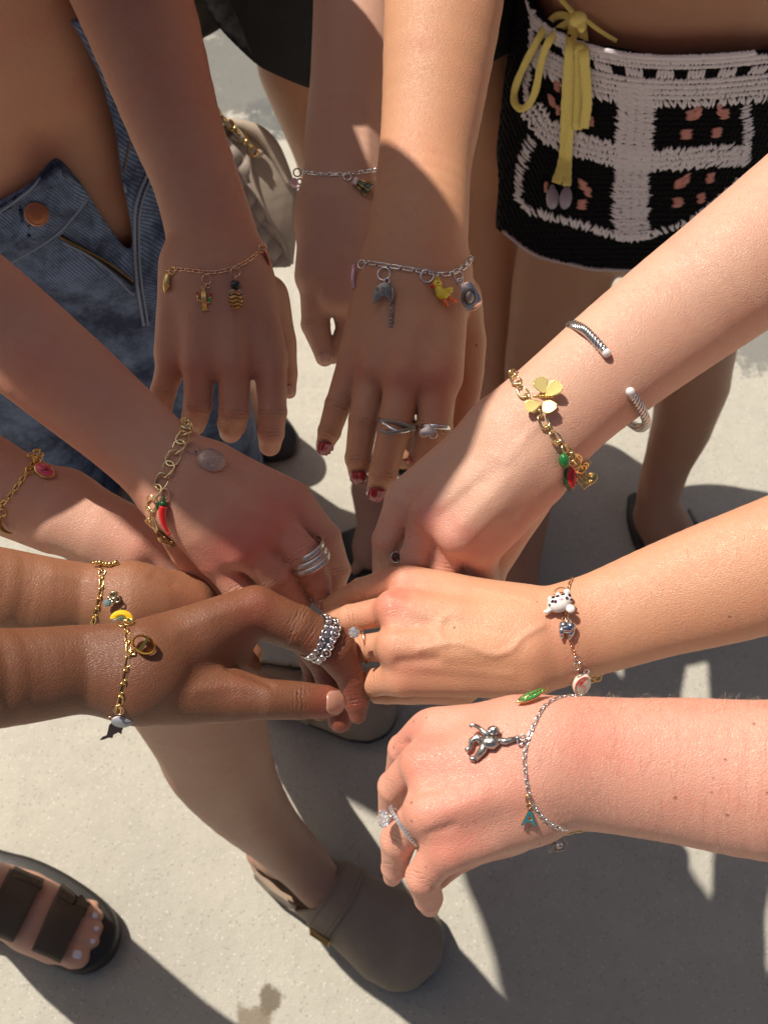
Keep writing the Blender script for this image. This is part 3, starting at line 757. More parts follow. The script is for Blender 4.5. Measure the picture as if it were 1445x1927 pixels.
# ================================================================== clothes, hair, shoes, bag
def inpoly(X, Y, poly):
    ins = np.zeros(len(X), bool); n = len(poly)
    for i in range(n):
        x1, y1 = poly[i - 1]; x2, y2 = poly[i]
        c = ((y1 > Y) != (y2 > Y)); d = np.where(c, (x2 - x1) * (Y - y1) / ((y2 - y1) if y2 != y1 else 1e-9) + x1, 0)
        ins ^= c & (X < d)
    return ins
def pxy(v):
    q = v - np.array(CAM); dep = q @ np.array(FWD)
    return 722.5 + F * q[:, 0] / dep, 963.5 - F * (q @ np.array(UP)) / dep
def keepmask(v, f, keep):
    fk = keep[f].all(1); f = f[fk]; used = np.unique(f); mp = np.full(len(v), -1); mp[used] = np.arange(len(used))
    return v[used], mp[f]
def garment(name, b, keep, m, parent, th=.002, wr=None, label=None, smooth=2):
    b.build(name); v = laplace(b.v, b.f, 3)
    if wr: v = wr(v)
    v, f = keepmask(v, b.f, keep(v)); v = laplace(v, f, smooth, .4)
    e = np.sort(np.vstack([f[:, [0, 1]], f[:, [1, 2]], f[:, [2, 3]], f[:, [3, 0]]]), 1); u, cnt = np.unique(e, axis=0, return_counts=True); be = u[cnt == 1]
    be2 = np.vstack([be, be[:, ::-1]]); deg = np.bincount(be2[:, 0], minlength=len(v)); on = deg == 2
    for _ in range(14):   # even out the cut edge, then let the rows behind it follow
        sm = np.stack([np.bincount(be2[:, 0], weights=v[be2[:, 1], c], minlength=len(v)) for c in range(3)], 1) / np.maximum(deg, 1)[:, None]
        v[on] += .5 * (sm[on] - v[on])
    isb = deg > 0; v2 = laplace(v, f, 3, .4); v[~isb] = v2[~isb]
    me = np_mesh(name, v, f); bvh = BVHTree.FromPolygons(v.tolist(), f.tolist())
    o = link_mesh(name, me, parent, m, label=label)
    s = o.modifiers.new('cloth', 'SOLIDIFY'); s.thickness = th; s.offset = -1
    return o, bvh

# ---- hair (outside the frame, it is what shades the hands)
HB = Body(voxel=.006, kbase=.03, pad=.03)
HB.wd([(-.352, .615, 1.445, .120), (-.352, .625, 1.40, .136), (-.36, .65, 1.33, .135), (-.37, .72, 1.24, .12), (-.372, .79, 1.14, .10)], 0, .95, (0, 1, 0), k=0)
HB.wd([(-.31, .66, 1.36, .07), (-.295, .70, 1.28, .058), (-.27, .76, 1.18, .055)], 0, k=.03)
HB.wd([(-.42, .62, 1.40, .08), (-.43, .63, 1.36, .075)], 0, k=.03)
HB.cuts.append(lambda v, f: keepmask(v, f, ~((v[:, 1] < .545) & (abs(v[:, 0] + .36) < .07) & (v[:, 2] < 1.45))))
HB.build('hair')
hairm = mat('brown_hair', (.09, .045, .022), .45)
co = N(hairm, 'TexCoord').outputs['Object']; mp = N(hairm, 'Mapping'); mp.inputs['Scale'].default_value = (300, 300, 8); L(hairm, co, mp.inputs[0])
bump(hairm, noise(hairm, mp.outputs[0], 1, 2), .8, .003)
hv = laplace(HB.v, HB.f, 2); link_mesh('hair', np_mesh('hair', hv, HB.f), J, hairm, label='long brown hair')

# ---- denim
DEN = mat('blue_denim', (.08, .12, .2), .85)
co = N(DEN, 'TexCoord').outputs['Object']
def twill(m, co, per, d, amp):
    dp = N(m, 'VectorMath', operation='DOT_PRODUCT'); L(m, co, dp.inputs[0]); dp.inputs[1].default_value = d
    ph = mth(m, 'MULTIPLY_ADD', dp.outputs['Value'], 2 * math.pi / per, mth(m, 'MULTIPLY', noise(m, co, 60, 3), amp))
    return mth(m, 'MULTIPLY_ADD', mth(m, 'SINE', ph), .5, .5)
tw = twill(DEN, co, .0029, (.86, 0, .5), 4)
n1 = noise(DEN, co, 20, 6, .75); n2 = noise(DEN, co, 420, 3, .7)
f1 = mth(DEN, 'MULTIPLY', mth(DEN, 'MULTIPLY_ADD', tw, .7, mth(DEN, 'MULTIPLY', n2, .5)), ramp(DEN, n1, [(.38, (.10, .10, .10)), (.60, (1, 1, 1))]))
c = mixc(DEN, f1, (.008, .016, .052), (.21, .295, .48))
L(DEN, c, bsdf(DEN).inputs['Base Color']); nb = bump(DEN, tw, .6, .0006); nb = bump(DEN, noise(DEN, co, 38, 4, .6), .5, .006, nb)
DEND = mat('denim_stitching', (.20, .24, .33), .8)
co2 = N(DEND, 'TexCoord').outputs['Object']; bump(DEND, noise(DEND, co2, 900, 2), .6, .0006)

JB = Body(voxel=.0045, kbase=.03, pad=.03)
JB.wd([(-.35, .80, .83, .142), (-.345, .80, .72, .153), (-.345, .80, .60, .166), (-.35, .80, .50, .172)], 0, .80, (0, 1, 0), sub=2, k=0)
JB.wd([(-.275, .79, .52, .098), (-.262, .785, .35, .092), (-.27, .79, .18, .09), (-.275, .79, .02, .095)], 0, k=.03)
JB.wd([(-.45, .79, .52, .10), (-.47, .785, .35, .094), (-.48, .79, .18, .09), (-.485, .79, .02, .095)], 0, k=.03)
SKINV = [(40, -60), (92, 18), (140, 58), (185, 140), (210, 230), (222, 330), (238, 400), (250, 478), (215, 432), (185, 385), (165, 345), (105, 280), (60, 332), (0, 374), (-150, 450), (-900, 700), (-900, -900), (-20, -900)]
def jkeep(v):
    X, Y = pxy(v); fr = v[:, 1] < .80
    return ~(inpoly(X, Y, SKINV) & fr) & (v[:, 2] < .80) & (v[:, 2] > .012)
def jwr(v):
    X, Y = pxy(v); v = v.copy()
    w = .0035 * np.sin((X * .6 + Y) / 24 + 2 * np.sin(X / 60)) * np.exp(-((Y - 560) / 190) ** 2)
    w += .004 * np.sin((X - Y * .5) / 30 + 1.5 * np.sin(Y / 70)) * np.clip((Y - 520) / 200, 0, 1)
    w += .006 * np.sin(X / 28.) * np.clip((X - 235) / 40, 0, 1)
    v[:, 1] -= w * (v[:, 1] < .8); return v
jeans, jn_bvh = garment('jeans', JB, jkeep, DEN, J, .0022, jwr, 'worn blue jeans with the fly open')
def lerpline(pts, t):
    pts = [np.array(p, float) for p in pts]; n = len(pts) - 1; k = min(int(t * n), n - 1); u = t * n - k
    if len(pts) > 2:
        q = [2 * pts[0] - pts[1]] + pts + [2 * pts[-1] - pts[-2]]; p0, p1, p2, p3 = q[k:k + 4]
        return .5 * (2 * p1 + (p2 - p0) * u + (2 * p0 - 5 * p1 + 4 * p2 - p3) * u * u + (3 * p1 - p0 - 3 * p2 + p3) * u ** 3)
    return pts[k] + (pts[k + 1] - pts[k]) * u
def between(A, B): return lambda u, v: tuple(lerpline(A, u) * (1 - v) + lerpline(B, u) * v)
def lline(bvh, pts, r_px, lift, n=40, flat=1.0, taper=False, sides=8, mb=None, fall=None):
    """a cord laid over a surface"""
    mb = mb or MB(); ps = []
    z = None
    for i in range(n + 1):
        x, y = lerpline(pts, i / n); p, nn = hit(bvh, x, y)
        if p is None:
            p = CAM + ray(x, y) * (z or fall or .8); nn = (CAM - p).normalized()
        else: z = (p - CAM).dot(FWD)
        ps.append(p + nn * lift * S(p))
    rr = r_px * S(ps[0]); mb.tube(ps, rr, sides, flat=flat); return mb
FL_T = [(-150, 452), (-60, 410), (0, 378), (55, 340), (84, 305), (106, 281)]
FL_B = [(-100, 590), (-30, 530), (24, 490), (96, 447), (142, 402), (174, 352)]
sheet('waistband', jn_bvh, between(FL_T, FL_B), 44, 14, lambda u, v: .003 + .012 * max(0, u - .55) ** 2 * 4 * (1 - v), .0035, DEN, jeans, closest=True,
      relief=lambda u, v: .0016 * math.sin(u * 19 + v * 5) * (v * (1 - v)) * 4)
mb = MB()
for ln, r in (([(x + 3, y + 9) for x, y in FL_T], 2.2), ([(x - 1, y - 8) for x, y in FL_B], 1.8), ([(118, 446), (160, 470), (205, 505), (248, 545)], 2.2),
              ([(277, 322), (258, 370), (252, 420), (256, 520), (270, 610)], 3.2), ([(284, 330), (266, 376), (260, 425), (264, 520), (278, 610)], 2.6),
              ([(100, 30), (150, 90), (190, 170), (215, 260), (236, 360)], 2.4)):
    lline(jn_bvh, ln, r, 14 if r in (2.2, 1.8) else 3, 50, mb=mb)
lline(jn_bvh, FL_T, 4.5, 9, 60, mb=mb)
obj_mb('seam', mb, DEND, jeans)
ZT = mat('zip_tape', (.012, .011, .012), .9); BR = mat('antique_brass', (.30, .19, .07), .4, 1)
obj_mb('zip_tape', lline(jn_bvh, [(108, 440), (160, 469), (205, 498), (250, 534)], 8.5, 1, 40, flat=.35), ZT, jeans)
mb = MB()
for i in range(46):
    x, y = lerpline([(112, 440), (160, 466), (205, 493), (248, 524)], i / 45); p, nn = hit(jn_bvh, x, y)
    if p is None: continue
    s = S(p); mb.ball(p + nn * .004, 3.2 * s, (.45, .6, 1.1), 6, 4)
for i in range(24):
    x, y = lerpline([(243, 268), (236, 305), (224, 345)], i / 23); p, nn = hit(jn_bvh, x, y)
    if p is not None: mb.ball(p + nn * .001, 2.6 * S(p), (1, .6, .45), 6, 4)
obj_mb('zip_teeth', mb, BR, jeans, kind='stuff')

def frame(bvh, px, py, rot=0, lift=1.5, tilt=.6, dep=None, fall=None):
    """matrix whose local units are photo pixels, lying on the surface seen at that pixel; rot in degrees anticlockwise in the picture"""
    p, n = hit(bvh, px, py) if bvh is not None else (None, None)
    tc = None
    if dep is not None or p is None:
        d = dep if dep is not None else fall; p = CAM + ray(px, py) * d; n = None
    tc = (CAM - p).normalized()
    z = tc if n is None else (tc * (1 - tilt) + n * tilt).normalized()
    s = S(p)
    x = RT * math.cos(R(rot)) + UP * math.sin(R(rot)); x = (x - z * x.dot(z)).normalized(); y = z.cross(x)
    M = Matrix((( x.x * s, y.x * s, z.x * s, p.x + z.x * lift * s), (x.y * s, y.y * s, z.y * s, p.y + z.y * lift * s), (x.z * s, y.z * s, z.z * s, p.z + z.z * lift * s), (0, 0, 0, 1)))
    return M
def text_mb(ch, size, depth=1.2):
    cu = bpy.data.curves.new('t', 'FONT'); cu.body = ch; cu.size = size; cu.extrude = depth; cu.align_x = 'CENTER'; cu.align_y = 'CENTER'; cu.resolution_u = 3
    o = bpy.data.objects.new('t', cu); COL.objects.link(o); dg = bpy.context.evaluated_depsgraph_get()
    me = bpy.data.meshes.new_from_object(o.evaluated_get(dg)); bpy.data.objects.remove(o); bpy.data.curves.remove(cu); return me

CB = mat('copper_button', (.40, .17, .09), .42, .7)
M = frame(jn_bvh, 70, 401, 0, 30, .1)
mb = MB(); n = 32
prof = [(0, 5), (20, 4.6), (22, 2.5), (22, -6)]
vs = [(r * math.cos(2 * math.pi * i / n), r * math.sin(2 * math.pi * i / n), z) for r, z in prof[1:] for i in range(n)]
mb.add([(0, 0, 5)] + vs, [(0, 1 + i, 1 + (i + 1) % n) for i in range(n)] + [(1 + k * n + i, 1 + (k + 1) * n + i, 1 + (k + 1) * n + (i + 1) % n, 1 + k * n + (i + 1) % n) for k in range(2) for i in range(n)])
for r in (5, 9, 19.5): mb.torus((0, 0, 4.9), r, .8, n=24, m=5)
bt = obj_mb('button', mb, CB, jeans, M, label='copper jeans button')
for i, ch in enumerate("ROLLA'S"):
    a = R(160 - i * 24); me = text_mb(ch, 8, .7)
    me.transform(M @ Matrix.Translation((14 * math.cos(a), 14 * math.sin(a), 5)) @ Matrix.Rotation(a - R(90), 4, 'Z')); link_mesh('letter', me, jeans, CB)

# ---- black shorts
BLK = mat('black_cloth', (.012, .011, .011), .8)
co = N(BLK, 'TexCoord').outputs['Object']; nb = bump(BLK, noise(BLK, co, 22, 3), .5, .01); bump(BLK, noise(BLK, co, 900, 2), .5, .0005, nb)
KB = Body(voxel=.006, kbase=.03, pad=.03)
KB.wd([(-.02, .93, .90, .135), (-.03, .93, .76, .155), (-.04, .93, .64, .185), (-.045, .93, .50, .205)], 0, .72, (0, 1, 0), sub=2, k=0)
HEMK = [(-400, -300), (330, -60), (375, 0), (400, 55), (440, 96), (485, 135), (540, 163), (590, 180), (700, 186), (820, 165), (930, 122), (990, 96), (1500, 40)]
def kkeep(v):
    X, Y = pxy(v); hy = np.interp(X, [p[0] for p in HEMK], [p[1] for p in HEMK]); fr = v[:, 1] < .93
    return np.where(fr, Y < hy, v[:, 2] > .58) & (v[:, 2] < .86)
shorts, sh_bvh = garment('shorts', KB, kkeep, BLK, K, .003, None, 'loose black shorts')

# ---- crochet skirt
YB = mat('black_yarn', (.007, .0065, .008), .9); YW = mat('white_yarn', (.80, .74, .78), .9); YS = mat('salmon_yarn', (.66, .30, .25), .9)
for m_ in (YB, YW, YS):
    co = N(m_, 'TexCoord').outputs['Object']; nb = bump(m_, noise(m_, co, 1400, 3, .7), .8, .0008); bump(m_, noise(m_, co, 260, 3), .5, .0015, nb)
    bsdf(m_).inputs['Sheen Weight'].default_value = .0 if m_ is YB else .2; bsdf(m_).inputs['Specular IOR Level'].default_value = .15
SB = Body(voxel=.004, kbase=.03, pad=.03)
SB.wd([(SX, SY, .84, .138), (SX, SY, .74, .1445), (SX, SY, .62, .149), (SX, SY, .48, .147)], 0, .80, (0, 1, 0), sub=2, k=0)
STOP = [(985, -60), (990, -20), (1010, 22), (1050, 52), (1110, 78), (1180, 92), (1260, 100), (1350, 98), (1445, 90), (1600, 70), (1700, 40)]
SHEM = [(900, 425), (950, 440), (985, 468), (1020, 488), (1070, 500), (1130, 511), (1210, 510), (1280, 492), (1380, 470), (1600, 430)]
def skeep(v):
    X, Y = pxy(v); ty = np.interp(X, [p[0] for p in STOP], [p[1] for p in STOP]); hy = np.interp(X, [p[0] for p in SHEM], [p[1] for p in SHEM]); fr = v[:, 1] < SY - .02
    return np.where(fr, (Y > ty) & (Y < hy), (v[:, 2] > .53) & (v[:, 2] < .765))
skirt, sk_bvh = garment('skirt', SB, skeep, YB, S_, .004, None, 'black crochet mini skirt with white grid borders')

def stitch(mb, x, y, ang, ln, wd, lift=1.5):
    p, n = hit(sk_bvh, x, y)
    if p is None or n.dot((CAM - p).normalized()) < .12: return
    s = S(p); d = RT * math.cos(ang) - UP * math.sin(ang); d = (d - n * d.dot(n)); 
    if d.length < 1e-6: return
    d.normalize(); b = n.cross(d); k = min(1.0, n.dot((CAM - p).normalized()) * 1.3)
    rot = Matrix((d, b, n)).transposed()
    mb.ball(p + n * lift * s, s, (ln / 2, wd / 2, wd / 2), 6, 4, rot)
def strip(mb, pts, width, step=4.6, jit=.35, wd=6.6, two=True, ragged=5, ang0=0):
    pts = smoothpath(pts, 8); seg = [math.dist(a, b) for a, b in zip(pts[:-1], pts[1:])]; tot = sum(seg); t = 0
    while t < tot:
        q = t; i = 0
        while i < len(seg) - 1 and q > seg[i]: q -= seg[i]; i += 1
        a, b = pts[i], pts[i + 1]; u = q / max(seg[i], 1e-6); x, y = a + (b - a) * u
        an = math.atan2(b[1] - a[1], b[0] - a[0]) + math.pi / 2
        for sd in ((-1, 1) if two else (0,)):
            l = (width / 2 if two else width) + random.uniform(-ragged, ragged) * .8
            if two: cx, cy = x + math.cos(an) * sd * l / 2, y + math.sin(an) * sd * l / 2
            else: cx, cy = x + random.uniform(-ragged, ragged) * .5, y
            if two and width > 34:
                for r_ in (0, 1):
                    ll = l / 2 + 9; ox = (r_ * l / 2 + l / 4) * sd
                    stitch(mb, x + math.cos(an) * ox + random.uniform(-1, 1), y + math.sin(an) * ox, an + ang0 + random.uniform(-.35, .35), ll + (random.uniform(-5, 7) if r_ else 0), wd, 2 - r_ * .6)
            else: stitch(mb, cx + random.uniform(-1, 1), cy, an + ang0 + random.uniform(-.3, .3), l + 3, wd, 1.6)
        t += step * random.uniform(1 - jit * .5, 1 + jit * .5)
mb = MB()
for j in range(52):
    for i in range(70):
        x = 940 + i * 8.2 + (j % 2) * 4 + random.uniform(-1, 1); y = -10 + j * 10 + random.uniform(-1, 1)
        stitch(mb, x, y, math.pi / 2 + random.uniform(-.4, .4), 12, 6.5, .3)
obj_mb('black_stitch', mb, YB, skirt, kind='stuff')
mb = MB()
strip(mb, [(1196, 158), (1196, 230), (1190, 300), (1186, 380), (1190, 452)], 66, 4.4)
obj_mb('centre_border', mb, YW, skirt, kind='stuff')
mb = MB()
strip(mb, [(1002, 205), (1025, 240), (1080, 268), (1130, 282), (1190, 300)], 44, 4.4); strip(mb, [(1190, 300), (1260, 300), (1340, 292), (1405, 290)], 40, 4.4)
obj_mb('cross_border', mb, YW, skirt, kind='stuff')
mb = MB()
strip(mb, [(1002, 262), (985, 300), (976, 355), (988, 388), (1040, 408), (1100, 424), (1150, 440), (1190, 448)], 24, 5.6, two=False, ragged=7)
strip(mb, [(1190, 448), (1250, 432), (1300, 412), (1350, 372), (1400, 330)], 22, 6.5, two=False, ragged=7)
strip(mb, [(1400, 200), (1405, 250), (1400, 290)], 24, 5.6, two=False)
strip(mb, [(1004, 20), (1000, 110), (990, 175), (1002, 205)], 22, 5.2, two=False, ragged=6)
obj_mb('lower_border', mb, YW, skirt, kind='stuff')
mb = MB()
def off(line, d): return [(x, y + d) for x, y in line]
WT = [(1004, 30), (1040, 58), (1090, 82), (1150, 98), (1210, 106), (1290, 108), (1370, 104), (1450, 96)]
for d, w, st in ((-1, 12, 3.6), (8, 13, 3.4), (17, 10, 3.8), (44, 12, 3.8), (54, 13, 3.8), (64, 14, 4.0), (74, 13, 4.2), (86, 22, 5.0)):
    strip(mb, off(WT, d), w, st, two=False, ragged=1.5 if d < 80 else 7, ang0=.25 * (-1) ** (d // 2))
for k in range(8):
    x0 = 1048 + k * 58
    for q in range(5):
        xx = x0 + 29 + (q - 2) * 6.5; yy = np.interp(xx, [p[0] for p in WT], [p[1] for p in WT])
        stitch(mb, xx, yy + 31, math.pi / 2 + random.uniform(-.15, .15), 26, 8, 1.5)
obj_mb('waistband', mb, YW, skirt, kind='stuff', label='white crochet waistband with eyelets')
obj_mb('waist_edge', lline(sk_bvh, [(992, 0)] + WT, 4.5, 1, 60), YW, skirt)
obj_mb('hem_edge', lline(sk_bvh, [(x, y - 5) for x, y in SHEM[1:-1]], 4, 1.5, 70), mat('hem_yarn', (.46, .38, .40), .9), skirt)
for (x, y, a, l) in [(1050, 160, 20, 26), (1040, 188, 40, 34), (1052, 205, -30, 20), (1110, 200, -50, 20), (1112, 226, 10, 16), (1098, 346, 30, 36), (1106, 358, 10, 22), (1096, 382, -25, 30), (1030, 350, 60, 14),
                     (1300, 214, -25, 38), (1312, 208, -60, 24), (1362, 212, 10, 34), (1352, 204, 50, 24), (1290, 250, 3, 38), (1346, 247, -10, 34), (1278, 342, -40, 34), (1290, 334, -60, 24), (1334, 332, -10, 26), (1274, 378, -8, 34), (1318, 370, -20, 26)]:
    mb = MB(); l *= .8
    for q in range(5): stitch(mb, x + random.uniform(-2, 2), y + (q - 2) * 3.6, R(a) + random.uniform(-.2, .2), l * random.uniform(.75, 1), 5.5, 3.5)
    obj_mb('yarn_knot', mb, YS, skirt)

# satin drawstring bow
SAT = mat('yellow_satin', (.80, .66, .17), .34, 0, Sheen_Weight=.3)
co = N(SAT, 'TexCoord').outputs['Object']; mp = N(SAT, 'Mapping'); mp.inputs['Scale'].default_value = (1, 1, 5); L(SAT, co, mp.inputs[0]); bump(SAT, noise(SAT, mp.outputs[0], 90, 4), .5, .0025)
wk, _ = hit(sk_bvh, 1090, 95); KD = (wk - CAM).dot(FWD) - .018
def ribbon(pts, w, dz=0, n=44, flat=.32, dd=None):
    ps = []
    for i in range(n + 1):
        q = lerpline(pts, i / n); x, y = q[0], q[1]; h_, nn = hit(sk_bvh, x, y)
        d = KD + (q[2] if len(q) > 2 else 0) * .001
        if h_ is not None: d = min(d + .1, (h_ - CAM).dot(FWD) - .010 + (q[2] if len(q) > 2 else 0) * .001)
        h2, _n = hit(S_bvh, x, y)
        if h2 is not None: d = min(d, (h2 - CAM).dot(FWD) - .008)
        ps.append(CAM + ray(x, y) * d)
    # even out the depth
    for _ in range(6):
        ps = [ps[0]] + [ps[i] * .5 + (ps[i - 1] + ps[i + 1]) * .25 for i in range(1, len(ps) - 1)] + [ps[-1]]
    mb = MB(); s = S(ps[0]); m_ = len(ps)
    for k, p in enumerate(ps): pass
    # ribbon facing the camera
    vs, fs = [], []; NS = 10
    for k, p in enumerate(ps):
        t = (ps[min(k + 1, m_ - 1)] - ps[max(k - 1, 0)]).normalized(); tc = (CAM - p).normalized(); sd = t.cross(tc).normalized()
        ww = w * s * (1 + .06 * math.sin(k * 1.7))
        for i in range(NS):
            a = 2 * math.pi * i / NS; vs.append(p + sd * math.cos(a) * ww / 2 + tc * math.sin(a) * ww / 2 * flat)
    fs = [(k * NS + i, k * NS + (i + 1) % NS, (k + 1) * NS + (i + 1) % NS, (k + 1) * NS + i) for k in range(m_ - 1) for i in range(NS)]
    fs += [tuple(range(NS))[::-1], tuple((m_ - 1) * NS + i for i in range(NS))]
    return mb.add(vs, fs)
bow = obj_mb('bow', ribbon([(1086, 40, 0), (1050, 24, -2), (1020, 60, -4), (985, 125, -6), (964, 178, -8), (974, 205, -8), (994, 200, -8), (1010, 165, -6), (1018, 110, -4), (1040, 62, -2), (1078, 38, 0)], 15), SAT, skirt, label='yellow satin drawstring tied in a bow')
obj_mb('tail', ribbon([(1080, 34, 0), (1070, 120, 0), (1064, 220, 0), (1060, 300, 0), (1046, 345, 0)], 21), SAT, skirt)
obj_mb('tail', ribbon([(1082, 60, 2), (1074, 200, 2), (1068, 290, 0), (1066, 350, -1)], 18), SAT, skirt)
obj_mb('tail', ribbon([(1094, 40, 0), (1100, 130, 0), (1104, 190, 0), (1098, 242, 0)], 20), SAT, skirt)
obj_mb('tail', ribbon([(1090, 50, 2), (1090, 140, 2), (1086, 245, 2)], 20), SAT, skirt)
obj_mb('tail', ribbon([(1100, 36, 0), (1128, 58, 0), (1160, 78, 6)], 8), SAT, skirt)
obj_mb('tail', ribbon([(1078, 24, 0), (1060, 4, 2), (1040, -20, 6)], 9), SAT, skirt)
h2, _n = hit(S_bvh, 1087, 36); M = frame(None, 1087, 36, 0, 6, dep=min(KD, (h2 - CAM).dot(FWD) - .010 if h2 else 9) - .002)
obj_mb('knot', MB().ball((0, 0, 0), 17, (1, .85, .7), 14, 10).ball((8, -12, 4), 8, (1, 1.4, .8)), SAT, skirt, M)
GLS = mat('lilac_glass', (.62, .54, .66), .08, 0, Transmission_Weight=.5, IOR=1.45)
for x, a in ((1039, 4), (1064, -4)):
    h_, nn = hit(sk_bvh, x, 372); M = frame(None, x, 373, a, 0, dep=(h_ - CAM).dot(FWD) - .012)
    obj_mb('bead', MB().ball((0, 0, 0), 12, (1, 1.7, 1), 16, 12).torus((0, 19, 0), 4, 1.5), GLS, skirt, M)

# ---- bag
BG = mat('beige_leather', (.44, .36, .285), .5); co = N(BG, 'TexCoord').outputs['Object']
nb = bump(BG, noise(BG, co, 500, 3), .3, .0006); bump(BG, noise(BG, co, 25, 2), .4, .006, nb)
BQ = mat('quilted_leather', (.36, .30, .25), .45)
q, = [N(BQ, 'TexCoord').outputs['Object']]
nb = bump(BQ, noise(BQ, q, 500, 3), .3, .0006)
bd = 1.03; Mb = frame(None, 490, 370, 0, 0, dep=bd); bag = thing('handbag', tuple(CAM + ray(500, 480) * bd), 'beige quilted handbag with gold chain strap hanging behind left arm', 'handbag')
def lp(pts): return [(x - 490, 370 - y) for x, y in pts]
out = [(300, 260), (395, 216), (430, 238), (475, 247), (505, 262), (525, 285), (545, 322), (562, 362), (558, 430), (549, 492), (535, 501), (512, 500), (470, 510), (330, 520), (290, 400)]
obj_mb('body', MB().prism(lp(out), -95, 0, 12), BG, bag, Mb, auto=60)
# puffed diamonds of the quilting, one grid sheet
w0 = lp([(300, 290), (400, 250), (440, 262), (468, 282), (474, 330), (494, 390), (530, 455), (545, 494)]); w1 = lp([(310, 500), (360, 506), (400, 506), (440, 506), (470, 505), (500, 501), (525, 500), (543, 498)])
mb = MB(); NU, NV = 60, 44; vs = []
for j in range(NV + 1):
    for i in range(NU + 1):
        a = lerpline(w0, i / NU); b = lerpline(w1, i / NU); x, y = a * (1 - j / NV) + b * (j / NV)
        u_, v_ = (x + y * .9) / 44, (x - y * .9) / 44
        hgt = 2 + 9 * abs(math.sin(math.pi * u_) * math.sin(math.pi * v_)) ** .5
        if j in (0, NV) or i in (0, NU): hgt = -2
        vs.append((x, y, hgt))
mb.add(vs, [(j * (NU + 1) + i, (j + 1) * (NU + 1) + i, (j + 1) * (NU + 1) + i + 1, j * (NU + 1) + i + 1) for j in range(NV) for i in range(NU)])
obj_mb('quilted_panel', mb, BQ, bag, Mb)
obj_mb('piping', MB().tube([(x, y, 5) for x, y in [lerpline(w0[2:], t / 30) for t in range(31)]], 5), BG, bag, Mb)
obj_mb('flap', MB().tube([(x, y, 2) for x, y in [lerpline(lp([(430, 240), (480, 252), (510, 275), (530, 310), (548, 350)]), t / 24) for t in range(25)]], [8 + 6 * math.sin(math.pi * t / 24) for t in range(25)], 12, flat=.8), BG, bag, Mb)
strap = obj_mb('strap', MB().tube([(x, y, 12 + 4 * math.sin(i)) for i, (x, y) in enumerate([lerpline(lp([(380, 190), (415, 224), (440, 246), (462, 268), (482, 292)]), t / 20) for t in range(21)])], 6.5, 8), BG, bag, Mb)
for i in range(9):
    x, y = lerpline(lp([(395, 204), (415, 224), (440, 246), (462, 268), (480, 290)]), i / 8)
    obj_mb('link', MB().torus((x, y, 15), 9, 2.6, (math.cos(-.8), math.sin(-.8), 0), (0, .3, .95) if i % 2 else (.5, .6, .3), n=16, m=6), GOLD, strap, Mb)
obj_mb('grommet', MB().ball((-4, 76, 8), 10, (1.3, .8, .6)), BG, bag, Mb)

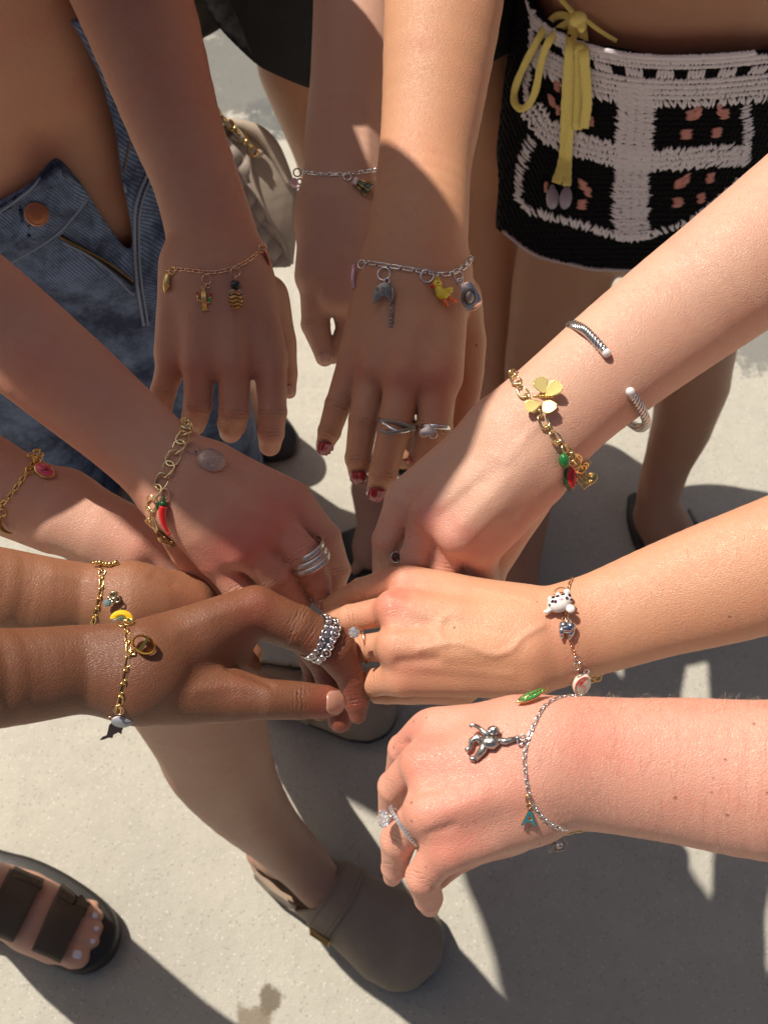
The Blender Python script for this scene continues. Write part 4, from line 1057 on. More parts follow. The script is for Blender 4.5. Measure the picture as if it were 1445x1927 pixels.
# ---- clogs
SU = mat('taupe_suede', (.21, .155, .115), .95); co = N(SU, 'TexCoord').outputs['Object']; nb = bump(SU, noise(SU, co, 900, 3, .7), .7, .0012); bump(SU, noise(SU, co, 30, 3), .3, .008, nb)
sun1 = noise(SU, co, 24, 4, .6); L(SU, mixc(SU, sun1, (.24, .19, .14), (.40, .32, .245)), bsdf(SU).inputs['Base Color'])
CORK = mat('cork', (.23, .16, .10), .9); SOLE = mat('brown_rubber_sole', (.06, .05, .045), .8); BED = mat('footbed_suede', (.36, .25, .18), .95)
def footw(s):      # half width along the sole, heel 0 .. toe 1
    return np.interp(s, [0, .03, .08, .2, .4, .6, .75, .87, .95, .985, 1], [.0, .016, .025, .032, .033, .042, .050, .047, .034, .020, 0])
def clog(heel, toe, label, parent, buckle=1, Lx=None):
    a, b = P(*heel, 0), P(*toe, 0); d = (b - a); ln = d.length; d.normalize(); sd = Vector((0, 0, 1)).cross(d)
    M = Matrix(((d.x, sd.x, 0, a.x), (d.y, sd.y, 0, a.y), (0, 0, 1, 0), (0, 0, 0, 1)))
    root = thing('clog', tuple(a + d * ln * .5), None, None); root.parent = parent; root.location = (a + d * ln * .5) - wloc(parent); root['label'] = label
    k = ln / .27
    ss = [0] + list(.5 - .5 * np.cos(np.linspace(0, math.pi, 26)))[1:-1] + [1]
    ring = [(s * ln, footw(s) * k * 1.06) for s in ss] + [(s * ln, -footw(s) * k * 1.06) for s in ss[::-1][1:-1]]
    obj_mb('sole', MB().prism(ring, .001, .014, .002), SOLE, root, M, auto=50)
    obj_mb('cork_rim', MB().prism([(x, y * .985) for x, y in ring], .0145, .030, .002), CORK, root, M, auto=50)
    obj_mb('footbed', MB().prism([(x, y * .93) for x, y in ring], .0305, .035, .002), BED, root, M, auto=50)
    def sec(s, t, lift=0):   # point of the upper: s along, t 0..1 from side to side
        w = footw(min(s, .998)) * k * 1.04 + lift; h = np.interp(s, [.30, .42, .55, .75, .9, 1], [.040, .052, .056, .042, .030, .022]) * k + lift
        an = math.pi * t; c_, s_ = math.cos(an), math.sin(an)
        return (s * ln, w * math.copysign(abs(c_) ** .75, c_), .028 + h * abs(s_) ** .85)
    def shell(name, s0f, s1f, lift, th, m, nu=20, nv=30, t0=0, t1=1, par=root):
        top = []; bot = []
        for i in range(nu + 1):
            for j in range(nv + 1):
                t = t0 + (t1 - t0) * j / nv; u = i / nu; s = s0f(t) * (1 - u) + s1f(t) * u
                top.append(sec(s, t, lift + th)); bot.append(sec(s, t, lift))
        w_ = nv + 1; K_ = len(top); fs = []
        for i in range(nu):
            for j in range(nv):
                q_ = i * w_ + j; fs += [(q_, q_ + w_, q_ + w_ + 1, q_ + 1), (K_ + q_, K_ + q_ + 1, K_ + q_ + w_ + 1, K_ + q_ + w_)]
        for j in range(nv): fs += [(j, j + 1, K_ + j + 1, K_ + j), (nu * w_ + j + 1, nu * w_ + j, K_ + nu * w_ + j, K_ + nu * w_ + j + 1)]
        for i in range(nu): fs += [(i * w_, K_ + i * w_, K_ + (i + 1) * w_, (i + 1) * w_), (i * w_ + nv, (i + 1) * w_ + nv, K_ + (i + 1) * w_ + nv, K_ + i * w_ + nv)]
        mb = MB().add(top + bot, fs); return obj_mb(name, mb, m, par, M, auto=60)
    # opening: the vamp reaches further back at the sides
    shell('upper', lambda t: .47 - .17 * abs(2 * t - 1) ** 1.5, lambda t: 1.0, .001, .0035, SU)
    shell('strap', lambda t: .45 - .04 * abs(2 * t - 1), lambda t: .56 - .04 * abs(2 * t - 1), .0052, .003, SU, 6, 24, .02, .98)
    # side flaps reaching to the heel
    for t0, t1 in ((0, .17), (.83, 1)):
        shell('heel_flap', lambda t: .10, lambda t: .34, .0008, .003, SU, 12, 4, t0, t1)
    t = .12 if buckle > 0 else .88; c1 = Vector(sec(.50, t, .011)); 
    X_ = Vector((1, 0, 0)); Y_ = Vector((0, -math.sin(math.pi * t) * .3 * buckle, .8)); Y_.normalize()
    q_ = MB().tube([c1 + X_ * a_ * .013 * k + Y_ * b_ * .011 * k for a_, b_ in ((-1, -1), (1, -1), (1, 1), (-1, 1))], .0019 * k, 6, True)
    q_.tube([c1 - X_ * .013 * k, c1 + X_ * .013 * k], .0014 * k, 6)
    obj_mb('buckle', q_, BR, root, M)
    st = MB()
    for u_ in (.465, .545):
        for j in range(46):
            t_ = .06 + .88 * (j + .5) / 46; s_ = u_ - .04 * abs(2 * t_ - 1); a_ = Vector(sec(s_, t_ - .006, .0084)); b_ = Vector(sec(s_, t_ + .006, .0084)); st.tube([a_, b_], .0007, 5)
    obj_mb('stitching', st, BED, root, M, kind='stuff')
    return root
clog((478, 1600), (822, 1822), 'clog in front, worn on the foot below the brown hand', C_, -1)
clog((436, 1292), (748, 1352), 'clog half hidden behind the brown hand fingers', C_, 1)

# ---- sandals and flip-flops
def sole(outl, z, m, name, parent, label=None, th=None):
    pts = [P(x, y, z) for x, y in [lerpline(outl + [outl[0]], i / 60) for i in range(60)]]
    return obj_mb(name, MB().prism([(p.x, p.y) for p in pts], .001, z, .004), m, parent, label=label, auto=50)
BS_ = mat('black_leather', (.018, .015, .013), .45); BRZ = mat('bronze_leather', (.085, .058, .035), .42, .15)
for m_ in (BS_, BRZ): co = N(m_, 'TexCoord').outputs['Object']; bump(m_, noise(m_, co, 900, 3), .5, .0006)
BT_bvh = BVHTree.FromPolygons(BT.v.tolist(), BT.f.tolist())
so = [(-220, 1560), (-120, 1560), (0, 1598), (58, 1613), (116, 1639), (174, 1677), (209, 1714), (219, 1755), (205, 1796), (174, 1822), (140, 1830), (87, 1812), (29, 1770), (-40, 1730), (-150, 1660), (-230, 1620)]
sole(so, .030, BS_, 'sandal_sole', T_, 'black sandal sole')
sheet('sandal_strap', BT_bvh, between([(34, 1608), (94, 1634)], [(-30, 1742), (30, 1768)]), 10, 24, .003, .004, BRZ, T_, closest=True)
sheet('sandal_strap', BT_bvh, between([(122, 1648), (174, 1690)], [(64, 1782), (118, 1806)]), 10, 24, .003, .004, BRZ, T_, closest=True)
NW = mat('white_nail_polish', (.75, .72, .78), .15); NR = mat('red_nail_polish', (.30, .015, .03), .14, 0, Coat_Weight=.6)
NN = mat('bare_nail', (.60, .36, .29), .25); NT = mat('brown_nail', (.42, .21, .15), .28); NC = mat('coral_nail', (.75, .2, .13), .25)
def nail(bvh, x, y, dx, dy, ln, wd, m, parent, name='fingernail', lift=.0002, label=None):

    l = math.hypot(dx, dy); ux, uy = dx / l, dy / l
    def fn(u, v):
        a = v * 2 - 1; b = u * 2 - 1
        w = wd / 2 * (1 - .10 * a * a) * (abs(1 - max(0, abs(a) - .55) ** 2 / .2025 * .55)) ** .5
        return (x + ux * a * ln / 2 + (-uy) * b * w, y + uy * a * ln / 2 + ux * b * w)
    return sheet(name, bvh, fn, 8, 8, lambda u, v: lift - .0003 * (abs(2 * u - 1) ** 3), .0005, m, parent, closest=True, label=label, jump=.012)
for x, y, w in ((146, 1796, 20), (175, 1771, 11), (182, 1747, 11), (179, 1723, 13)): nail(BT_bvh, x, y, 1, .2, w * .8, w * .8, NW, T_, 'toenail')
sole([(1183, 930), (1200, 925), (1225, 960), (1290, 985), (1330, 1020), (1350, 1070), (1330, 1110), (1290, 1110), (1240, 1080), (1200, 1030), (1182, 975)], .016, BS_, 'flip_flop', S_, 'black flip-flop')
obj_mb('flip_flop_strap', MB().tube([P(1296, 960, .02), P(1312, 990, .045), P(1330, 1030, .05)], .003, 8), BS_, S_)
# feet seen between the hands
FT = Body(voxel=.0035, kbase=.012, kf=.005, pad=.02)
FT.px([(700, 920, .08, 40), (715, 985, .05, 42), (706, 1030, .035, 44)], 0, k=0)
for i, (x, y) in enumerate([(668, 1072), (676, 1050), (686, 1030), (697, 1012)]): FT.px([(712, 1010 + i * -4, .03, 16), (x, y, .022, 11)], i + 1, k=0)
FT.build('f')
FK = Body(voxel=.0035, kbase=.012, kf=.005, pad=.02)
FK.px([(420, 640, .2, 50), (440, 720, .09, 42), (462, 772, .045, 38)], 0, k=0)
for i, (x, y) in enumerate([(520, 800), (504, 812), (488, 822), (470, 828)]): FK.px([(470, 775 + i * 6, .03, 16), (x - 14, y - 20, .02, 11)], i + 1, k=0)
FK.build('f')
F1_, F1_bvh = person([FT], M_CB, tuple(P(700, 1000, 0)), 'bare foot in dark clog, toes showing in the gap between the hands')
F2_, F2_bvh = person([FK], M_A5, tuple(P(450, 760, 0)), 'foot in black slide under the left hanging fingertips')
sole([(640, 1000), (690, 985), (740, 1000), (735, 1050), (700, 1100), (655, 1105), (636, 1050)], .016, BS_, 'shoe_sole', F1_)
sole([(400, 700), (440, 690), (500, 740), (552, 800), (560, 832), (545, 856), (500, 864), (455, 850), (420, 800)], .014, BS_, 'slide_sole', F2_)
sole([(720, 800), (770, 800), (800, 850), (800, 890), (760, 896), (728, 860)], .014, BS_, 'shoe_sole', K)
nail(K_bvh, 766, 868, .3, 1, 14, 16, NC, K, 'toenail')

# fingernails
nail(K_bvh, 611, 843, -.25, 1, 26, 28, NR, K, lift=.0009); nail(K_bvh, 675, 898, .02, 1, 25, 30, NR, K, lift=.0009); nail(K_bvh, 709, 931, -.2, 1, 27, 36, NR, K, lift=.0009)
nail(Q2_bvh, 616, 680, .45, 1, 34, 28, NN, Q2); nail(Q7_bvh, 611, 1138, .3, 1, 22, 26, NN, Q7)
nail(Q10_bvh, 632, 1322, 1, .02, 36, 44, NT, Q10)
nail(J_bvh, 545, 735, .2, 1, 20, 14, NN, J)

# fine fair hairs on the two lit forearms
HM = mat('fair_hair', (.92, .78, .55), .35, 0, Transmission_Weight=.4)
def hairs(bvh, o, region, n, dirv, ln, seed):
    r = random.Random(seed); mb = MB(); k = 0
    while k < n:
        x = r.uniform(region[0], region[2]); y = r.uniform(region[1], region[3]); k += 1
        p, nn = hit(bvh, x, y)
        if p is None: continue
        s = S(p); a = math.atan2(dirv[1], dirv[0]) + r.uniform(-.5, .5); d = RT * math.cos(a) - UP * math.sin(a); d = (d - nn * d.dot(nn)).normalized(); l = ln * s * r.uniform(.5, 1.2)
        bend = nn.cross(d) * r.uniform(-.35, .35)
        q0, q1, q2 = p - nn * .0002, p + d * l * .5 + nn * l * .34 + bend * l * .3, p + d * l + nn * l * .5 + bend * l
        sdv = d.cross(nn).normalized() * .00004
        b = len(mb.v); mb.v += [tuple(q0 - sdv), tuple(q0 + sdv), tuple(q1 - sdv * .8), tuple(q1 + sdv * .8), tuple(q2)]; mb.v += [tuple(q1 + nn * .00003)]
        mb.f += [(b, b + 1, b + 3, b + 2), (b + 2, b + 3, b + 4), (b + 2, b + 5, b + 4), (b + 3, b + 4, b + 5), (b, b + 2, b + 5), (b + 1, b + 5, b + 3)]
    obj_mb('arm_hair', mb, HM, o, kind='stuff')
hairs(Q6_bvh, Q6, (1010, 1300, 1445, 1620), 240, (-.5, .8), 46, 1)
hairs(Q4_bvh, Q4, (1000, 320, 1445, 800), 300, (.2, .9), 18, 2)
hairs(Q5_bvh, Q5, (1080, 950, 1445, 1250), 150, (-.4, .9), 18, 3)
hairs(Q6_bvh, Q6, (1080, 1300, 1445, 1345), 240, (.6, -.8), 26, 4)
# ================================================================== bracelets and rings
def stad(L_, W_, r, n=8, m=6, tw=0.0):
    """one oval link lying in xy, long in x, optionally twisted"""
    pts = []
    h = (L_ - W_) / 2
    for k in range(n + 1):
        a = -math.pi / 2 + math.pi * k / n; pts.append((h + math.cos(a) * W_ / 2, math.sin(a) * W_ / 2))
    for k in range(n + 1):
        a = math.pi / 2 + math.pi * k / n; pts.append((-h + math.cos(a) * W_ / 2, math.sin(a) * W_ / 2))
    return MB().tube([(x, y * math.cos(tw * x / L_), y * math.sin(tw * x / L_)) for x, y in pts], r, m, True)
_lm = {}
def link_me(L_, W_, r, m, tw=0):
    k = (L_, W_, r, m.name, tw)
    if k not in _lm: me = stad(L_, W_, r, tw=tw).mesh('link'); me.materials.append(m); _lm[k] = me
    return _lm[k]
def bracelet(name, bvh, path, specs, m, label, lift=1.2, tilt=40, pitch=.80, fall=None, back=True, cat='bracelet'):
    """path in photo pixels over the wrist; specs: list of (length, width, wire radius, twist) used in turn"""
    pts = []; hs = [hit(bvh, *lerpline(path, i / 120)) for i in range(121)]; ok = [i for i in range(121) if hs[i][0] is not None]
    for i in range(121):
        p, n = hs[i]
        if p is None:   # past the outline of the wrist: keep the depth of the nearest point that lies on it, sinking behind
            j = min(ok, key=lambda q: abs(q - i)); x, y = lerpline(path, i / 120)
            p = CAM + ray(x, y) * ((hs[j][0] - CAM).dot(FWD) + .0006 * abs(i - j)); n = (CAM - p).normalized()
        pts.append((p + n * lift * S(p), n))
    for _ in range(5): pts = [pts[0]] + [((pts[i][0] * 2 + pts[i - 1][0] + pts[i + 1][0]) / 4, (pts[i][1] * 2 + pts[i - 1][1] + pts[i + 1][1]).normalized()) for i in range(1, 120)] + [pts[-1]]
    # links stop the chain from sinking: relax
    s = S(pts[60][0]); root = thing(name, pts[0][0], label, cat)
    d = [0]
    for a, b in zip(pts[:-1], pts[1:]): d.append(d[-1] + (b[0] - a[0]).length)
    t = 0; k = 0
    P0 = []
    while t < d[-1]:
        L_, W_, r, tw = specs[k % len(specs)]; c = t + L_ * pitch * s / 2
        i = min(np.searchsorted(d, c), 120); i = max(i, 1); u = min(1, (c - d[i - 1]) / max(d[i] - d[i - 1], 1e-9))
        p = pts[i - 1][0].lerp(pts[i][0], u); n = pts[i][1]
        j0, j1 = max(0, i - 4), min(120, i + 4); x = (pts[j1][0] - pts[j0][0]).normalized()
        zz = (n - x * n.dot(x)).normalized(); an = R(tilt if k % 2 else -tilt * .5); y = zz.cross(x)
        y2 = y * math.cos(an) + zz * math.sin(an); z2 = x.cross(y2)
        M = Matrix(((x.x * s, y2.x * s, z2.x * s, p.x), (x.y * s, y2.y * s, z2.y * s, p.y), (x.z * s, y2.z * s, z2.z * s, p.z), (0, 0, 0, 1)))
        link_inst('link', link_me(L_, W_, r, m, tw), M, root); t += L_ * pitch * s; k += 1
    if back:   # the far side, under the wrist
        a, b = pts[0][0], pts[-1][0]; c = (a + b) / 2; h = (b - a) / 2; rr = h.length * .85; L_, W_, r, tw = specs[0]; nn = max(4, int(math.pi * rr / (L_ * s * pitch)))
        for k in range(1, nn):
            th = math.pi * k / nn; p = c + h * math.cos(th) + FWD * rr * math.sin(th); x = (-h * math.sin(th) + FWD * rr * math.cos(th)).normalized()
            y = x.cross(FWD.cross(h).normalized()).normalized(); z2 = x.cross(y)
            M = Matrix(((x.x * s, y.x * s, z2.x * s, p.x), (x.y * s, y.y * s, z2.y * s, p.y), (x.z * s, y.z * s, z2.z * s, p.z), (0, 0, 0, 1)))
            link_inst('link', link_me(L_, W_, r, m, tw), M, root)
    return root
def ringlet(bvh, x, y, r, w, m, root, rot=0, lift=3, sx=1, **k):
    return obj_mb('jump_ring', MB().torus((0, 0, 0), r, w, n=20, m=6, sx=sx), m, root, frame(bvh, x, y, rot, lift, **k))
def glass(name, c, tr=.0, rough=.06): return mat(name, c, rough, 0, Transmission_Weight=tr, Coat_Weight=.5)
G_RED = glass('red_glass', (.62, .012, .012), .15); G_GRN = glass('green_glass', (.02, .20, .045), .35); G_DGRN = glass('dark_green_glass', (.012, .07, .018), .2)
G_YEL = glass('yellow_glass', (.80, .60, .03)); G_ORG = glass('orange_glass', (.85, .16, .03)); G_BLK = glass('black_glass', (.01, .01, .014)); G_WHT = glass('white_glass', (.80, .77, .74))
G_AMB = glass('amber_glass', (.75, .35, .03)); E_PNK = glass('pink_enamel', (.75, .10, .17)); E_LPK = glass('pale_pink_enamel', (.72, .42, .48)); E_TEAL = glass('teal_enamel', (.02, .16, .19)); E_YEL = glass('yellow_enamel', (.90, .56, .03)); E_GRN = glass('green_enamel', (.03, .28, .07), 0, .12)
G_ROS = glass('dusty_pink_glass', (.66, .40, .50)); PEARL = mat('pearl', (.72, .69, .70), .18, 0, Coat_Weight=.6)
DIA = mat('diamond', (.97, .97, 1), .0, 0, Transmission_Weight=.85, IOR=2.0); NICK = mat('nickel_grey', (.50, .48, .45), .34, 1)

co_ = N(NICK, 'TexCoord').outputs['Object']; bump(NICK, noise(NICK, co_, 420, 3), .7, .0008)
# ---- A1 bracelet: fine gold figaro with cactus and bee
B1 = bracelet('charm_bracelet', A1_bvh, [(316, 507), (350, 508), (400, 513), (438, 505), (465, 492), (485, 476), (499, 462)], [(15, 6, 1.1, 0), (15, 6, 1.1, 0), (9, 5.5, 1.1, 0)], ROSE, 'fine gold bracelet with cactus and bee charms on top left hand')
ringlet(A1_bvh, 390, 526, 9, 1.1, ROSE, B1); ringlet(A1_bvh, 392, 538, 4, 1, ROSE, B1)
M = frame(A1_bvh, 385, 562, 3, 4); c_ = thing('cactus_charm', M.translation, None, None); c_.parent = B1; c_.location = M.translation - wloc(B1)
def arc(cx, cy, r, a0, a1, n=8, z=0): return [(cx + r * math.cos(R(a0 + (a1 - a0) * k / n)), cy + r * math.sin(R(a0 + (a1 - a0) * k / n)), z) for k in range(n + 1)]
mb = MB()
for dx in (-3, 0, 3): mb.tube([(dx, -20, 0), (dx, 17 - abs(dx), 1)], 1.9, 6)
mb.tube([(-4, -4, 0)] + arc(-8, 0, 4, 270, 180) + [(-12, 9, 0)], 1.6, 6).tube([(4, -8, 0)] + arc(8, -4, 4, 270, 360) + [(12, 5, 0)], 1.6, 6).tube([(-7, -21, 0), (7, -21, 0)], 1.5, 6).torus((0, 20, 0), 3, 1)
obj_mb('body', mb, GOLD, c_, M)
obj_mb('bloom', MB().ball((-12, 11, 1), 2.6, nu=8, nv=6).ball((13, 7, 1), 2.8, nu=8, nv=6), G_RED, c_, M); obj_mb('leaf', MB().ball((10, -3, 1), 3, (1, 1.8, .6), 8, 6), E_GRN, c_, M)
ringlet(A1_bvh, 443, 512, 9, 1, ROSE, B1)
M = frame(A1_bvh, 443, 553, 0, 8); c_ = thing('bee_charm', M.translation, None, None); c_.parent = B1; c_.location = M.translation - wloc(B1)
obj_mb('head', MB().ball((0, 16, 0), 10, (1, .95, .9)), G_BLK, c_, M); obj_mb('body', MB().ball((0, -12, 0), 14, (.95, 1.15, .8), 20, 14), G_AMB, c_, M)
for k, yy in enumerate((-3, -10, -17, -23)):
    rr_ = 14 * math.sqrt(max(.05, 1 - ((yy + 12) / 16.1) ** 2)); obj_mb('stripe', MB().tube([(rr_ * .96 * math.cos(t_ * math.pi / 12), yy + 1.6 * math.sin(t_ * 1.1 + k), rr_ * .83 * math.sin(t_ * math.pi / 12)) for t_ in range(13)], 1.3, 6), G_BLK, c_, M)
obj_mb('wing', MB().ball((-7, 4, 8), 5, (1, .7, .3), 8, 6).ball((7, 4, 8), 5, (1, .7, .3), 8, 6), glass('clear_glass', (.8, .7, .6), .8), c_, M)
obj_mb('pin', MB().tube([(0, 24, 0), (0, 34, 0)], 1), ROSE, c_, M)
M = frame(A1_bvh, 322, 528, -8, 4); mb = MB().ball((-6, -4, 0), 9, (.8, 2.2, .6)).torus((3, 18, 0), 7, 1.2)
for k in range(5): mb.tube(arc(-6, -4, 3 + k * 2.6, 200 + 20 * k, 330, 6, 5), 1, 5)
obj_mb('shell_charm', mb, GOLD, B1, M); M = frame(A1_bvh, 492, 470, -60, 4); obj_mb('jump_ring', MB().torus((0, 0, 0), 8, 1.1), ROSE, B1, M)
M = frame(A1_bvh, 500, 486, -62, 3); obj_mb('bar_charm', MB().ball((0, 0, 0), 6, (2.6, .6, .5)), mat('red_copper', (.42, .09, .05), .25, .8), B1, M)

# ---- A2 bracelet
B2 = bracelet('charm_bracelet', Q2_bvh, [(566, 322), (600, 328), (645, 329), (680, 324), (718, 318)], [(17, 7, 1.3, 0), (9, 6, 1.3, 0)], SILVER, 'silver bracelet with green cup charm on the half hidden wrist', back=False)
ringlet(Q2_bvh, 653, 334, 7, 1.3, SILVER, B2)
M = frame(Q2_bvh, 676, 350, -28, 10); c_ = thing('green_charm', M.translation, None, None); c_.parent = B2; c_.location = M.translation - wloc(B2)
mb = MB()
for k in range(7): a = k * 2 * math.pi / 7; mb.add([(-6, 4 * math.cos(a), 4 * math.sin(a)), (18, 15 * math.cos(a), 11 * math.sin(a)), (22, 17 * math.cos(a + .45), 13 * math.sin(a + .45)), (18, 15 * math.cos(a + .9), 11 * math.sin(a + .9)), (-6, 4 * math.cos(a + .9), 4 * math.sin(a + .9))], [(0, 1, 2, 3, 4)])
mb.ball((12, 0, 0), 11, (1.0, 1.1, .8), 10, 8); obj_mb('cup', mb, G_DGRN, c_, M, smooth=False)
mb = MB()
for k in range(6): a = k * math.pi / 3; mb.tube([(-6, 5 * math.cos(a), 5 * math.sin(a)), (20, 15 * math.cos(a), 12 * math.sin(a))], 1, 5)
obj_mb('gold_line', mb, GOLD, c_, M); obj_mb('bead', MB().tube([(-14, 0, 0), (-6, 0, 0)], 7, 12), PEARL, c_, M)
M = frame(Q2_bvh, 558, 346, 0, 3, fall=.75); obj_mb('pink_bead', MB().ball((-4, 2, 0), 7.5, (1, 1.2, .8)), G_ROS, B2, M); obj_mb('dangle', MB().torus((2, 20, 0), 7, 1.4).torus((6, 4, 0), 5, 1.6).torus((4, -10, 0), 4, 1.3).ball((4, -18, 0), 3), OXID, B2, M)

# ---- A3 bracelet
B3 = bracelet('charm_bracelet', A3_bvh, [(684, 492), (700, 495), (740, 502), (790, 510), (830, 516), (858, 510), (876, 498), (884, 486)], [(20, 9, 1.6, 0), (11, 8, 1.6, 0)], SILVER, 'silver paperclip bracelet with duck, palette and hat charms', tilt=60)
for x, y, r in ((723, 516, 12), (729, 529, 5), (803, 520, 12), (861, 520, 9), (864, 530, 6), (682, 498, 8)): ringlet(A3_bvh, x, y, r, 1.6, SILVER, B3)
M = frame(A3_bvh, 722, 553, 0, 7, .2)
pal = [(-20, -20), (-19, 2), (-13, 14), (0, 21), (13, 17), (20, 6), (20, -10), (12, -19), (8, -8), (0, -5), (-8, -12)]
mb = MB().prism([tuple(lerpline(pal + [pal[0]], i / 44)) for i in range(44)], 0, 5, 1)
for x, y in ((-11, 8), (0, 9), (6, 2), (-2, 1), (-11, -4)): mb.torus((x, y, 5), 3.2, .9, n=12, m=5).ball((x, y, 5), 1.6, nu=6, nv=4)
mb.tube([(17, 12, 6), (19, 0, 7), (15, -18, 7)], 2.4)
pc = obj_mb('palette_charm', mb, OXID, B3, M); mb = MB()
M = frame(A3_bvh, 736, 590, 0, 4)
for k, (x, y) in enumerate(((-1, 14), (1, 4), (-1, -6), (1, -14), (0, -22))): mb.torus((x, y, 2 * (k % 2)), 4.2 - k * .3, 1.6, n=12, m=5)
mb.tube([(0, -20, 0), (3, -27, 0)], 1.6); obj_mb('dangle', mb, OXID, B3, M)
M = frame(A3_bvh, 829, 551, 0, 11); c_ = thing('duck_charm', M.translation, None, None); c_.parent = B3; c_.location = M.translation - wloc(B3)
obj_mb('body', MB().ball((-9, 14, 0), 9, (1, 1, .9)).ball((2, -4, 0), 13, (1.05, .8, .8)).ball((14, 2, 0), 7, (1.1, .7, .6)).tube([(-8, 10, 0), (-4, 0, 0), (4, -4, 0)], [8, 9, 10]).tube([(8, 0, 2), (16, 5, 1), (20, 8, 0)], [7, 5, 3]).torus((-9, 25, 0), 3, 1), G_YEL, c_, M)
obj_mb('beak', MB().ball((-18, 10, 1), 5.5, (1.1, .8, .7)), G_RED, c_, M); obj_mb('foot', MB().tube([(4, -12, 2), (6, -19, 3), (9, -26, 4)], [4, 4, 4]).tube([(12, -10, 2), (19, -14, 3), (28, -17, 4)], [3.5, 4, 3.5]), G_ORG, c_, M)
obj_mb('eye', MB().ball((-10, 16, 8), 1.6), G_BLK, c_, M)
M = frame(None, 884, 557, 0, 14, dep=(hit(A3_bvh, 868, 550)[0] - CAM).dot(FWD)); c_ = thing('hat_charm', M.translation, None, None); c_.parent = B3; c_.location = M.translation - wloc(B3)
br = [(-12, 24), (0, 26), (12, 12), (22, -6), (20, -18), (8, -27), (-6, -26), (-12, -14), (-16, 4), (-18, 16)]
obj_mb('brim', MB().prism([tuple(lerpline(br + [br[0]], i / 40)) for i in range(40)], 0, 3, 1), mat('pink_silver', (.86, .66, .60), .2, 1), c_, M)
obj_mb('crown', MB().ball((-1, -2, 4), 10, (1, 1.25, .8)).torus((-1, -2, 4), 12, 1.6, sx=1, sy=1.25).torus((-2, -3, 3), 15, 1, sx=.9, sy=1.2), OXID, c_, M)
M = frame(A3_bvh, 669, 522, 16, 5, fall=.61); obj_mb('ribbon_charm', MB().tube([(7, 22, 0), (4, 8, 2), (-3, -4, 2), (-6, -20, 0)], [3, 4.5, 4.5, 4], 10), mat('pink_pearl', (.72, .44, .50), .25, .3), B3, M)

# ---- A4: chunky gold bracelet and the cable cuff
PGL = [(26, 17, 2.6, .5), (26, 17, 2.6, .5)]
B4 = bracelet('charm_bracelet', A4_bvh, [(966, 700), (974, 722), (988, 745), (1008, 772), (1026, 800), (1046, 826), (1066, 848), (1082, 862)], [(29, 19, 2.5, .6), (18, 15, 2.3, .3)], PALEGOLD, 'chunky gold bracelet with butterfly, melon and heart charms', tilt=55, pitch=.78, lift=3)
M = frame(A4_bvh, 1020, 751, 12, 12); c_ = thing('butterfly_charm', M.translation, None, None); c_.parent = B4; c_.location = M.translation - wloc(B4)
BUTT = mat('pale_gold_leaf', (.92, .74, .28), .45, .55)
for (x0, y0, a, ln, wd) in ((6, 8, 100, 30, 15), (8, 2, 28, 34, 15), (4, -6, -75, 26, 15), (-6, -8, 190, 30, 13)):
    mb = MB(); ca, sa = math.cos(R(a)), math.sin(R(a)); NU_, NV_ = 12, 10; vs = []
    for i in range(NU_ + 1):
        for j in range(NV_ + 1):
            u = i / NU_; v = j / NV_ * 2 - 1; w_ = wd * math.sin(math.pi * min(1, u * .5 + .04)) ** .8 * (1 if u < .9 else .8); r_ = u * ln * (1 - .12 * v * v)
            lx, ly = r_, v * w_; z_ = 3 + 5 * u + .8 * math.cos(v * 16)
            vs.append((x0 + lx * ca - ly * sa, y0 + lx * sa + ly * ca, z_))
    n_ = len(vs); vs += [(x, y, z - 1.6) for x, y, z in vs]
    fs = []
    for i in range(NU_):
        for j in range(NV_):
            q_ = i * (NV_ + 1) + j; fs += [(q_, q_ + NV_ + 1, q_ + NV_ + 2, q_ + 1), (n_ + q_, n_ + q_ + 1, n_ + q_ + NV_ + 2, n_ + q_ + NV_ + 1)]
    obj_mb('wing', mb.add(vs, fs), BUTT, c_, M)
mb = MB()
for k in range(7): mb.ball((-14 + k * 5.2, 4 - k * 1.2, 8), 3.4, nu=8, nv=6)
obj_mb('body', mb, GOLD, c_, M)
for x, y, r, ro in ((1070, 856, 12, 20), (1078, 868, 13, 60), (1090, 880, 10, 100), (966, 706, 9, 0), (1096, 874, 8, 40)): ringlet(A4_bvh, x, y, r, 2.3, GOLD, B4, ro, 6, .8, fall=.53)
M = frame(A4_bvh, 1056, 866, 10, 12, fall=.52); obj_mb('green_bead', MB().ball((0, 0, 0), 13, (.8, 1.15, .8)), G_GRN, B4, M)
M = frame(A4_bvh, 1068, 898, 6, 10, fall=.52); c_ = thing('melon_charm', M.translation, None, None); c_.parent = B4; c_.location = M.translation - wloc(B4)
obj_mb('flesh', MB().ball((0, 0, 2), 12, (1, 1.75, .75), 18, 14), G_RED, c_, M); obj_mb('rind', MB().ball((-1, -3, -1.5), 13, (1.02, 1.75, .7), 18, 14), G_DGRN, c_, M)
obj_mb('seed', MB().ball((-4, 7, 10.3), 1.9).ball((4, 8, 10.3), 1.9).ball((-3, 2, 11), 1.9).ball((5, 3, 10.6), 1.9).ball((-3, -9, 10), 1.9).ball((4, -8, 10.2), 1.9).ball((0, -14, 8), 1.8).ball((0, 15, 8), 1.8), G_BLK, c_, M)
M = frame(None, 1101, 902, -8, 4, dep=.525)
hp = [(16 * math.sin(t) ** 3 * 1.35, (13 * math.cos(t) - 5 * math.cos(2 * t) - 2 * math.cos(3 * t) - math.cos(4 * t)) * 1.25) for t in [2 * math.pi * k / 40 for k in range(40)]]
mb = MB().prism(hp, 0, 4, 1)
rr = random.Random(3)
